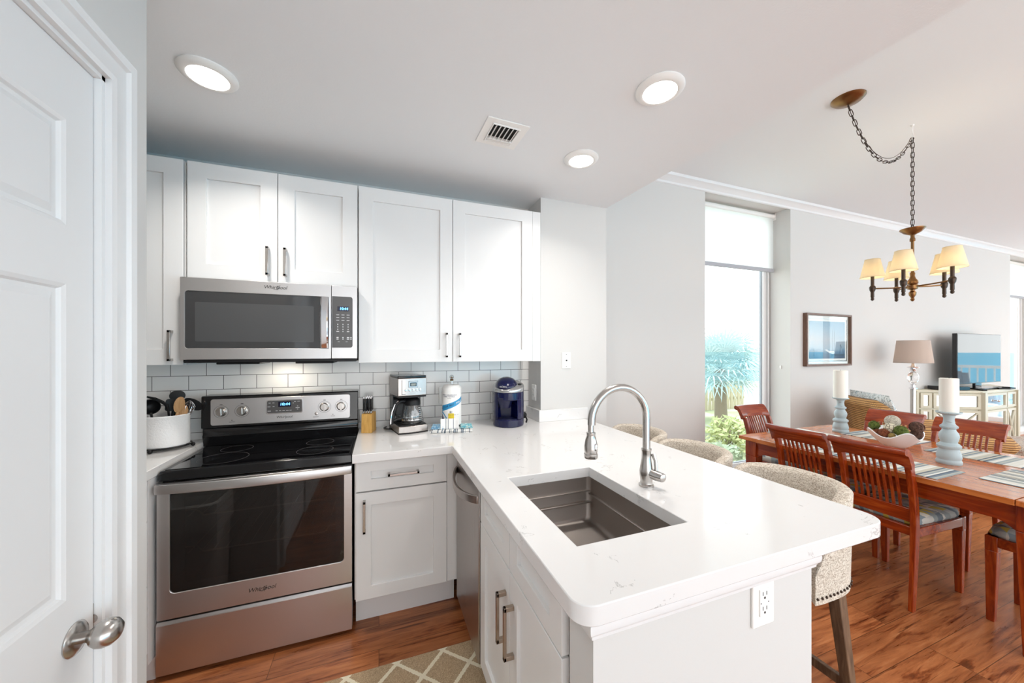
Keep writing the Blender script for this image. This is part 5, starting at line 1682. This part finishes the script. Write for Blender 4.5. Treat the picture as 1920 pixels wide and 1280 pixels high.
for k, ad in enumerate((30, 102, 174, 246, 318)):
    d_ = rvec * cos(R(ad)) + dvec * sin(R(ad))
    a_ = .208
    p = (d_.x * a_, d_.y * a_)
    m_ = MB(); m_.tube([(d_.x * .02, d_.y * .02, .073), (d_.x * .11, d_.y * .11, .075), (p[0], p[1], .082)], .0052, 10); arm = m_.build('arm', BR, t)
    m_ = MB(); m_.lathe([(0, -.012), (.009, -.006), (.011, .004), (.008, .012), (.011, .018), (.0105, .055), (.014, .062), (.017, .070), (.019, .084), (.019, .094), (.014, .102), (.0105, .106), (.0105, .175), (0, .175)], (p[0], p[1], 0), 20); m_.build('candle_sleeve', BD, arm)
    m_ = MB(); m_.lathe([(0, .172), (.008, .178), (.013, .20), (.009, .222), (0, .234)], (p[0], p[1], 0), 14); m_.build('bulb', M['bulb'], arm)
    m_ = MB(); m_.lathe([(.0705, .165), (.071, .168), (.0435, .305), (.0425, .305), (.0695, .166)], (p[0], p[1], 0), 36); sh_ = m_.build('shade', M['shade'], arm, ang=60)
    for r_, z_ in ((.0707, .167), (.0436, .304)):
        m_ = MB(); m_.tube([(p[0] + r_ * cos(2 * pi * i / 32), p[1] + r_ * sin(2 * pi * i / 32), z_) for i in range(32)], .0022, 6, True)
        m_.build('shade_trim', M['shade'], sh_)
    point_light('chandelier_bulb', (p[0], p[1], .212), (5, 2.4, 3, 3, 5)[k], (1, .84, .58), .012, t)
# chain and swag
cx0, cy0 = 2.86 - HX, 1.436 - HY
hookz = zz(2.965)
m_ = MB(); m_.lathe([(0, zz(ZC)), (.088, zz(ZC)), (.088, zz(ZC) - .004), (.070, zz(ZC) - .022), (.030, zz(ZC) - .034), (.012, zz(ZC) - .040), (0, zz(ZC) - .042)], (cx0, cy0, 0), 36); m_.build('ceiling_canopy', BR, t)
m_ = MB(); m_.lathe([(0, zz(ZC)), (.011, zz(ZC)), (.009, zz(ZC) - .008), (.004, zz(ZC) - .012), (0, zz(ZC) - .012)], n=14); m_.tube([(0, 0, zz(ZC) - .01), (0, 0, hookz + .03), (.012, 0, hookz + .015), (.014, 0, hookz), (.0, 0, hookz - .014), (-.014, 0, hookz - .002)], .003, 8); m_.build('ceiling_hook', M['plastic'], t)
m_ = MB()
def link(m, c, d, side, L=.036, w=.0095, r=.0022):
    d = Vector(d).normalized(); side = Vector(side); side = (side - d * side.dot(d)).normalized()
    pts = []
    for i in range(14):
        a_ = 2 * pi * i / 14
        pts.append(Vector(c) + d * (L / 2 - w) * (1 if sin(a_) > 0 else -1) * (1 if abs(sin(a_)) > .01 else 0) + d * sin(a_) * w + side * cos(a_) * w)
    m.tube(pts, r, 6, True)
def chain(m, path, L=.03):
    # resample
    out = [Vector(path[0])]; i = 0; rem = L
    pts = [Vector(p) for p in path]
    dist = 0; samples = []
    acc = [0]
    for a_, b_ in zip(pts, pts[1:]):
        acc.append(acc[-1] + (b_ - a_).length)
    n_ = int(acc[-1] / L)
    def at(s_):
        for k_ in range(len(pts) - 1):
            if s_ <= acc[k_ + 1] or k_ == len(pts) - 2:
                f_ = (s_ - acc[k_]) / max(1e-6, acc[k_ + 1] - acc[k_]); return pts[k_].lerp(pts[k_ + 1], f_)
    for j in range(n_):
        p0 = at(j * acc[-1] / n_); p1 = at((j + 1) * acc[-1] / n_)
        d_ = p1 - p0
        sd = d_.orthogonal()
        if j % 2:
            sd = d_.cross(sd)
        link(m, (p0 + p1) / 2, d_, sd, d_.length + .009)
sw = []
for i in range(25):
    f_ = i / 24
    z0 = zz(ZC) - .045; z1 = hookz - .01
    sag = .36
    xx = cx0 * (1 - f_); 
    z = z0 + (z1 - z0) * f_ - 4 * .265 * f_ * (1 - f_)
    sw.append((xx, cy0 * (1 - f_), z))
chain(m_, sw, .034)
m_.build('swag_chain', BD, t)
m_ = MB(); chain(m_, [(0, 0, hookz - .012), (0, 0, .525)], .034); m_.build('drop_chain', BD, t)
m_ = MB(); m_.tube([(x, y + .004, z + .010 + .02 * sin(pi * i / 24)) for i, (x, y, z) in enumerate(sw)] + [(0, .004, hookz - .03), (0, .003, .6), (0, 0, .49)], .0018, 6); m_.build('cord', BD, t)
m_ = MB(); m_.tube([(.016 * cos(2 * pi * i / 20), 0, .509 + .016 * sin(2 * pi * i / 20)) for i in range(20)], .003, 8, True); m_.build('hanging_loop', BD, t)

# ================================================================== WALL PICTURE
t = thing('framed_picture', 'framed blue seascape print of boats on the dining wall', 'picture', (4.875, YW, 1.53))
w, h = .415, .300
m_ = MB(); m_.ring(rect(-w, -h, w, h), rect(-w + .022, -h + .022, w - .022, h - .022), -.045, 0, 'y'); m_.build('frame', M['frame_wood'], t, .002)
m_ = MB(); m_.box(-w + .02, -.014, -h + .02, w - .02, -.010, h - .02); m_.build('mat_board', M['paper'], t)
m_ = MB(); m_.ring(rect(-w + .05, -h + .05, w - .05, h - .05), rect(-w + .062, -h + .062, w - .062, h - .062), -.019, -.013, 'y'); m_.build('fillet', M['silver_plastic'], t)
_m = Mat('seascape_print', (.5, .6, .7), .5)
_v = _m.coord(); _x = _m.xyz(_v)
_n = _m.noise(_m.coord((5, 1, 3)), 1.2, 4, .6)
_zz = _m.math('ADD', _m.math('MULTIPLY', _x[2], 2.1), _m.math('MULTIPLY', _m.math('SUBTRACT', _n, .5), .35))
_g = _m.ramp(_m.math('ADD', _zz, .5), [(.06, srgb(40, 88, 120)), (.22, srgb(96, 142, 170)), (.3, srgb(176, 194, 206)), (.5, srgb(202, 202, 206)), (.75, srgb(172, 194, 208)), (1.0, srgb(128, 172, 196))])
_lr = _m.ramp(_m.math('ADD', _x[0], .5), [(.2, (1, 1, 1)), (.9, srgb(180, 206, 222))])
_m.col(_m.mix(1, _g, _lr, 'MULTIPLY'))
m_ = MB(); m_.box(-w + .085, -.0165, -h + .085, w - .085, -.0125, h - .085); pr_ = m_.build('print', _m.m, t)
hullm = Mat('hull_ink', srgb(232, 236, 238), .6).m; inkm = Mat('mast_ink', srgb(44, 84, 110), .6).m
m_ = MB(); m_.prism([(-.06, -.115), (-.03, -.125), (.03, -.15), (.10, -.165), (.13, -.155), (.12, -.13), (.02, -.125), (0, -.115), (-.02, -.108)], -.0175, -.0164, 'y'); m_.build('boat_hull', hullm, pr_)
m_ = MB(); m_.box(.128, -.0175, -.17, .132, -.0164, .10); m_.box(.09, -.0175, -.14, .092, -.0164, .12); m_.tube([(.24, -.017, -.05), (.23, -.017, -.16)], .002, 6); m_.tube([(.24, -.017, -.05), (.30, -.017, -.16)], .0012, 6); m_.box(.06, -.0175, -.185, .32, -.0164, -.165); m_.box(-.25, -.0175, -.185, -.248, -.0164, -.10); m_.build('masts', inkm, pr_)
m_ = MB(); m_.box(-w + .02, -.024, -h + .02, w - .02, -.0225, h - .02); m_.build('glazing', M['pane'], t)

# ================================================================== FLOOR LAMP
LX, LY = 5.90, 2.33
t = thing('floor_lamp', 'glass and chrome floor lamp with a taupe drum shade', 'floor lamp', (LX, LY, 0))
m_ = MB(); m_.lathe([(0, 0), (.14, 0), (.14, .012), (.05, .03), (.03, .05), (0, .05)], n=36); m_.build('base', M['chrome'], t)
m_ = MB(); m_.lathe([(0, .03), (.022, .03), (.024, .95), (.020, .96), (0, .96)], n=20); m_.build('pole', M['nickel'], t)
m_ = MB(); m_.lathe([(0, .955), (.036, .957), (.036, .968), (.02, .975), (.018, 1.0), (.03, 1.01), (0, 1.012)], n=24); m_.build('collar', M['chrome'], t)
m_ = MB(); m_.ell((0, 0, 1.09), (.05, .05, .072), 24, 14); m_.build('crystal_ball', M['crystal'], t)
m_ = MB(); m_.lathe([(0, 1.165), (.026, 1.165), (.03, 1.18), (.018, 1.19), (.05, 1.205), (.052, 1.215), (.02, 1.222), (.014, 1.25), (.014, 1.30), (0, 1.30)], n=24); m_.build('upper_fitting', M['chrome'], t)
m_ = MB(); m_.lathe([(0, 1.30), (.022, 1.33), (.03, 1.36), (.02, 1.39), (0, 1.40)], n=16); m_.build('bulb', M['bulb'], t)
m_ = MB(); m_.lathe([(.165, 1.262), (.1655, 1.264), (.137, 1.525), (.136, 1.525), (.164, 1.263)], n=48); m_.build('lamp_shade', M['lampshade'], t, ang=60)
for r_, z_ in ((.165, 1.264), (.1368, 1.524)):
    m_ = MB(); m_.tube([(r_ * cos(2 * pi * i / 40), r_ * sin(2 * pi * i / 40), z_) for i in range(40)], .003, 6, True)
    m_.build('shade_trim', M['lampshade'], t)
m_ = MB()
for a_ in (0, 120, 240):
    m_.tube([(0, 0, 1.43), (.139 * cos(R(a_)), .139 * sin(R(a_)), 1.515)], .002, 6)
m_.tube([(0, 0, 1.39), (0, 0, 1.44)], .003, 6)
m_.build('shade_spider', M['chrome'], t)
point_light('floor_lamp_bulb', (0, 0, 1.36), 9, (1, .86, .66), .03, t)

# ================================================================== TV CONSOLE
CZ = .882
fp = [(6.75, 2.645), (7.34, 2.24), (8.30, 2.24), (8.90, 2.645)]
t = thing('tv_console', 'mirrored champagne media console with angled ends under the television', 'console', (7.82, 2.45, 0))
def inset(pl, e):
    cx_ = sum(p[0] for p in pl) / len(pl); cy_ = sum(p[1] for p in pl) / len(pl)
    return [(cx_ + (x - cx_) * (1 + e), min(2.655, cy_ + (y - cy_) * (1 + e * 1.6))) for x, y in pl]
m_ = MB(); m_.prism(inset(fp, .015), CZ - .035, CZ); m_.build('top', M['cream_wood'], t, .004, world=True)
m_ = MB(); m_.prism(inset(fp, -.02), .10, CZ - .03); m_.build('carcass', M['cream_wood'], t, .002, world=True)
for x, y in fp:
    m_ = MB(); m_.box(x - .03, y - .03, 0, x + .03, y + (.03 if y < 2.4 else .01), CZ - .02)
    m_.build('corner_post', M['cream_wood'], t, .003, world=True)
def face(p, q, z0, z1, name, xx=False, knobs=True):
    """mirror panel with a frame standing on the face p->q"""
    d_ = Vector((q[0] - p[0], q[1] - p[1], 0)); L = d_.length; d_.normalize(); n_ = Vector((d_.y, -d_.x, 0))
    if n_.y > 0:
        n_ = -n_
    mt = Matrix(((d_.x, -n_.x, 0, p[0]), (d_.y, -n_.y, 0, p[1]), (0, 0, 1, 0), (0, 0, 0, 1)))
    a = MB(); a.ring(rect(.0, z0, L, z1), rect(.035, z0 + .03, L - .035, z1 - .03), -.022, 0, 'y'); a.xf(0, mt); f_ = a.build(name, M['cream_wood'], t, .002, world=True)
    a = MB(); a.box(.03, -.010, z0 + .025, L - .03, -.004, z1 - .025); a.xf(0, mt); a.build('mirror_panel', M['silver_brush'], f_, world=True)
    if xx:
        a = MB()
        for s_ in (1, -1):
            a.tube([(.035, -.016, (z0 if s_ > 0 else z1) + s_ * .03), (L - .035, -.016, (z1 if s_ > 0 else z0) - s_ * .03)], .010, 6)
        a.xf(0, mt); a.build('cross_lattice', M['cream_wood'], f_, world=True)
    if knobs:
        a = MB(); a.ell((L / 2, -.035, (z0 + z1) / 2), .014, 12, 8); a.cyl((L / 2, -.03, (z0 + z1) / 2), (L / 2, -.008, (z0 + z1) / 2), .005, n=10); a.xf(0, mt); a.build('knob', M['chrome'], f_, world=True)
lerp = lambda p, q, f_: (p[0] + (q[0] - p[0]) * f_, p[1] + (q[1] - p[1]) * f_)
sd = [p for p in inset(fp, -.02)]
L0, L1, R0, R1 = sd
for a0, a1, xx in ((.04, .22, False), (.24, .96, True)):
    face(lerp(L0, L1, a0), lerp(L0, L1, a1), .64, .84, 'drawer', False, False); face(lerp(L0, L1, a0), lerp(L0, L1, a1), .14, .62, 'door', xx, False)
for a0, a1, xx in ((.05, .66, False), (.68, .96, True)):
    face(lerp(L1, R0, a0), lerp(L1, R0, a1), .64, .84, 'drawer', False, a1 < .7); face(lerp(L1, R0, a0), lerp(L1, R0, a1), .14, .62, 'door', xx, a1 < .7)
# television
t = thing('television', 'flat screen television reflecting the sea and balcony', 'television', (7.80, 2.42, CZ))
m_ = MB(); m_.box(-.63, -.012, .075, .63, .035, .755); m_.build('bezel', M['black'], t, .004)
m_ = MB(); m_.box(-.617, -.0135, .09, .617, -.011, .742); m_.build('screen', M['screen'], t)
m_ = MB(); m_.box(-.09, .0, .02, .09, .03, .09); m_.build('stand_neck', M['black'], t, .004)
m_ = MB(); m_.prism(rrect(-.28, -.13, .28, .14, .03), .0005, .02); m_.build('stand_base', M['black'], t, .003)
t = thing('cable_box', 'flat black cable box at the left end of the console', 'cable box', (7.12, 2.47, CZ), R(-20))
m_ = MB(); m_.box(-.17, -.10, .004, .17, .10, .052); m_.build('case', M['black'], t, .004)
m_ = MB(); m_.box(-.15, -.1015, .012, .0, -.099, .044); m_.build('front_panel', M['lcd'], t)
t = thing('remote_control', 'black remote control lying on the console before the television', 'remote', (7.42, 2.285, CZ), R(40))
m_ = MB(); m_.prism(rrect(-.09, -.024, .09, .024, .012), .0005, .018); m_.build('case', M['black_matte'], t, .004)
t = thing('console_tray', 'black hexagonal ring ornament on the console right of the remote', 'ornament', (8.05, 2.27, CZ), 0)
m_ = MB(); hx = lambda r_: [(r_ * 1.25 * cos(pi / 3 * i), r_ * .7 * sin(pi / 3 * i)) for i in range(6)]; m_.ring(hx(.125), hx(.105), .0005, .022); m_.build('ring', M['black_matte'], t, .002)

# ================================================================== WICKER CHAIR, OTTOMAN
t = thing('wicker_armchair', 'honey wicker armchair with rolled arms behind the dining chairs', 'armchair', (5.06, 1.965, 0), R(-36))
m_ = MB()
# back: curved shell with rolled top
secs = []
pf = [(-.33, .10), (-.36, .30), (-.39, .60), (-.42, .82), (-.46, .90), (-.50, .925), (-.545, .915), (-.56, .88), (-.545, .84), (-.51, .82), (-.475, .60), (-.43, .30), (-.40, .10)]
for i in range(15):
    f_ = -1 + 2 * i / 14
    drop = .16 * max(0, (abs(f_) - .5) / .5) ** 2
    secs += [(x + .10 * f_ * f_, f_ * .40, z - drop * (z > .5)) for x, z in pf]
k = len(pf)
m_.add(secs, [(i * k + j, i * k + (j + 1) % k, (i + 1) * k + (j + 1) % k, (i + 1) * k + j) for i in range(14) for j in range(k)] + [tuple(range(k)), tuple(14 * k + j for j in range(k))])
m_.build('backrest', M['wicker'], t, ang=70)
for s_ in (-1, 1):
    m_ = MB(); y = s_ * .37
    m_.prism([(-.36, .08), (.34, .08), (.36, .52), (-.36, .60)], y - .045, y + .045, 'y')
    m_.tube([(-.40, y, .66), (-.2, y, .635), (.2, y, .60), (.36, y, .575), (.40, y, .54)], [.075, .08, .085, .09, .075], 16)
    m_.build('arm', M['wicker'], t, ang=60)
m_ = MB(); m_.box(-.36, -.33, .08, .36, .33, .30); m_.build('seat_base', M['wicker'], t, .01)
m_ = MB(); m_.box(-.30, -.32, .30, .40, .32, .44); m_.build('seat_cushion', M['floral'], t, .04, 4)
for x in (-.32, .32):
    for y in (-.34, .34):
        m_ = MB(); m_.leg((x, y, .09), (x, y, 0), .022, .018); m_.build('leg', M['stool_wood'], t)
o = thing('throw_pillow', 'pale leaf-print pillow leaning in the wicker chair behind the dining chairs', 'pillow', (5.06, 1.965, 0), R(-36))
a = MB(); n_ = 14
def pil(sgn):
    return [( -.25 + sgn * .085 * (max(0, 1 - abs(2 * i / n_ - 1) ** 2.6) * max(0, 1 - abs(2 * j / n_ - 1) ** 2.6)) ** .5 - .16 * (j / n_), -.30 + .60 * i / n_, .445 + .53 * j / n_) for i in range(n_ + 1) for j in range(n_ + 1)]
for sgn in (1, -1):
    a.add(pil(sgn), [(i * (n_ + 1) + j, (i + 1) * (n_ + 1) + j, (i + 1) * (n_ + 1) + j + 1, i * (n_ + 1) + j + 1) for i in range(n_) for j in range(n_)])
a.build('pillow_cover', M['throw'], o, ang=80)
t = thing('floral_ottoman', 'floral upholstered wicker ottoman at the right edge', 'ottoman', (6.30, 1.60, 0), R(-20))
m_ = MB(); m_.box(-.36, -.30, .07, .36, .30, .31); m_.build('wicker_base', M['wicker'], t, .02, 3)
m_ = MB(); m_.box(-.37, -.31, .31, .37, .31, .46); m_.build('cushion', M['floral'], t, .045, 4)
for x in (-.3, .3):
    for y in (-.25, .25):
        m_ = MB(); m_.leg((x, y, .08), (x, y, 0), .022, .018); m_.build('leg', M['stool_wood'], t)

# cleat on the window reveal
t = thing('cord_cleat', 'tiny white cord cleat on the window reveal', 'cleat', (WX1, 2.76, 1.22), 0)
m_ = MB(); m_.box(-.008, -.006, -.02, 0, .006, .02); m_.build('base', M['plastic'], t, .001)
m_ = MB(); m_.tube([(-.008, 0, -.006), (-.02, 0, -.008), (-.022, 0, .016)], .003, 8); m_.build('hook', M['plastic'], t)

# ================================================================== OUTSIDE
b = MB(); b.box(-4, 2.97, -.62, 22, 40, -.5)
struct(b.build('ground', M['ground']), 'pale sandy garden outside the window')
def fan(m, rnd, p, d, L, n=20):
    d = Vector(d).normalized(); side = d.cross(Vector((0, 0, 1)))
    if side.length < .1:
        side = Vector((1, 0, 0))
    side.normalize(); nrm = side.cross(d).normalized()
    stem = Vector(p) + d * L * .55
    m.tube([Vector(p), (Vector(p) + stem) / 2 + Vector((0, 0, .03)), stem], [.014, .010, .006], 5)
    for k in range(n):
        a_ = R(-125 + 250 * k / (n - 1))
        dd = d * cos(a_) + side * sin(a_) + nrm * (.10 * abs(sin(a_)) - .04)
        l_ = L * (.62 + .12 * rnd.random()) * (1 - .25 * abs(a_) / 2.2)
        tip = stem + dd * l_ + Vector((0, 0, -.16 * l_ - .05 * rnd.random()))
        mid = stem + dd * l_ * .55
        w_ = (dd.cross(nrm)).normalized() * .016
        i0 = len(m.v)
        m.add([stem - w_ * .3, stem + w_ * .3, mid + w_ + nrm * .012, mid - w_ + nrm * .012, tip], [(0, 1, 2, 3), (3, 2, 4)])
def palm(label, x, y, zc_, L, nf, trunk_r=.12, seed=1):
    rnd = random.Random(seed)
    o = thing('palm_tree', label, 'palm tree', (x, y, -.5), 0, 'palms in the garden')
    a = MB(); hz = zc_ + .5
    a.tube([(.05, 0, 0), (.02, 0, hz * .5), (0, 0, hz)], [trunk_r * 1.25, trunk_r, trunk_r * 1.1], 14)
    a.build('trunk', M['bark'], o)
    a = MB()
    for k in range(nf):
        az = 2.399963 * k; el_ = R(80 - 115 * (k + .5) / nf)
        fan(a, rnd, (0, 0, hz), (cos(az) * cos(el_), sin(az) * cos(el_), sin(el_)), L * rnd.uniform(.85, 1.1))
    a.build('fronds', M['leaf'], o, recalc=False)
palm('sabal palm with fan fronds seen through the tall dining window', 7.2, 6.0, 1.0, 1.0, 60, .12, 3)
palm('shorter palm behind the first one in the garden', 8.9, 7.4, .95, .8, 26, .12, 9)
def shrub(label, x, y, r, h, mat_, n=420, seed=1):
    rnd = random.Random(seed)
    o = thing('garden_shrub', label, 'shrub', (x, y, -.5), 0, 'shrubs in the garden')
    a = MB()
    for _ in range(n):
        u_ = rnd.uniform(0, 2 * pi); q_ = sqrt(rnd.random()); zz_ = rnd.random()
        c_ = Vector((r * q_ * cos(u_) * (1 - .4 * zz_), r * q_ * sin(u_) * (1 - .4 * zz_), h * (.08 + .92 * zz_)))
        d_ = Vector((rnd.gauss(0, 1), rnd.gauss(0, 1), rnd.gauss(.4, 1))).normalized(); s_ = d_.orthogonal().normalized() * .028
        a.add([c_ - d_ * .07, c_ + s_, c_ + d_ * .07, c_ - s_], [(0, 1, 2, 3)])
    a.build('leaves', mat_, o, recalc=False)
    a = MB()
    for k in range(6):
        a.tube([(0, 0, 0), (r * .5 * cos(k), r * .5 * sin(k), h * .7)], .012, 5)
    a.build('stems', M['bark'], o)
shrub('yellow-green shrub below the palm', 6.2, 5.0, .45, .62, M['leaf2'], 500, 2)
shrub('low grey-green shrub nearer the window', 5.0, 4.15, .42, .42, M['leaf3'], 420, 4)
shrub('grey-green shrub at the left behind the trunk', 6.4, 6.6, .5, .8, M['leaf3'], 420, 6)
t = thing('garden_fence', 'bleached picket fence panel behind the shrubs', 'fence', (9.6, 8.6, -.5))
for k in range(22):
    m_ = MB(); m_.box(-1.7 + .16 * k, -.012, 0, -1.7 + .16 * k + .12, .012, 1.35 + .03 * (k % 2)); m_.build('picket', M['fence'], t)
m_ = MB(); m_.box(-1.75, .012, .3, 1.85, .05, .38); m_.box(-1.75, .012, 1.0, 1.85, .05, 1.08); m_.build('rails', M['fence'], t)
# seaward balcony, visible in the television's reflection
b = MB(); b.box(XE + .1, -4, -.15, XE + 3.0, 2.96, -.04)
struct(b.build('ground_balcony', M['rail']), 'white balcony floor')
t = thing('balcony_railing', 'white balcony railing seen in the television reflection', 'railing', (XE + 2.9, -.5, -.04))
m_ = MB(); m_.box(-.05, -3.4, 1.0, .05, 3.4, 1.07); m_.box(-.02, -3.4, .08, .02, 3.4, .13); m_.build('rails', M['rail'], t)
m_ = MB()
for k in range(50):
    m_.box(-.012, -3.4 + .137 * k, .1, .012, -3.4 + .137 * k + .024, 1.0)
m_.build('balusters', M['rail'], t)
t = thing('adirondack_chair', 'grey slatted deck chair seen in the television reflection', 'deck chair', (XE + 1.7, .55, -.04), R(10))
m_ = MB()
for k in range(5):
    m_.taper([(-.25, -.24 + .1 * k, .3), (-.22, -.24 + .1 * k, .3), (-.22, -.155 + .1 * k, .3), (-.25, -.155 + .1 * k, .3)], [(-.47, -.27 + .112 * k, 1.0 - .03 * abs(k - 2)), (-.44, -.27 + .112 * k, 1.0 - .03 * abs(k - 2)), (-.44, -.17 + .112 * k, 1.0 - .03 * abs(k - 2)), (-.47, -.17 + .112 * k, 1.0 - .03 * abs(k - 2))])
m_.build('back_slats', M['greychair'], t)
m_ = MB(); m_.taper([(-.28, -.27, .26), (.3, -.27, .36), (.3, .27, .36), (-.28, .27, .26)], [(-.28, -.27, .285), (.3, -.27, .385), (.3, .27, .385), (-.28, .27, .285)]); m_.build('seat', M['greychair'], t)
for y in (-.33, .33):
    m_ = MB(); m_.box(-.36, y - .06, .56, .34, y + .06, .585); m_.build('armrest', M['greychair'], t)
    for x in (-.3, .27):
        m_ = MB(); m_.box(x - .04, y - .02, 0, x + .04, y + .02, .56); m_.build('leg', M['greychair'], t)
b = MB(); b.box(XE + 12, -1400, -9, 2200, 1400, -8)
struct(b.build('sea', M['sea']), 'turquoise sea beyond the balcony')
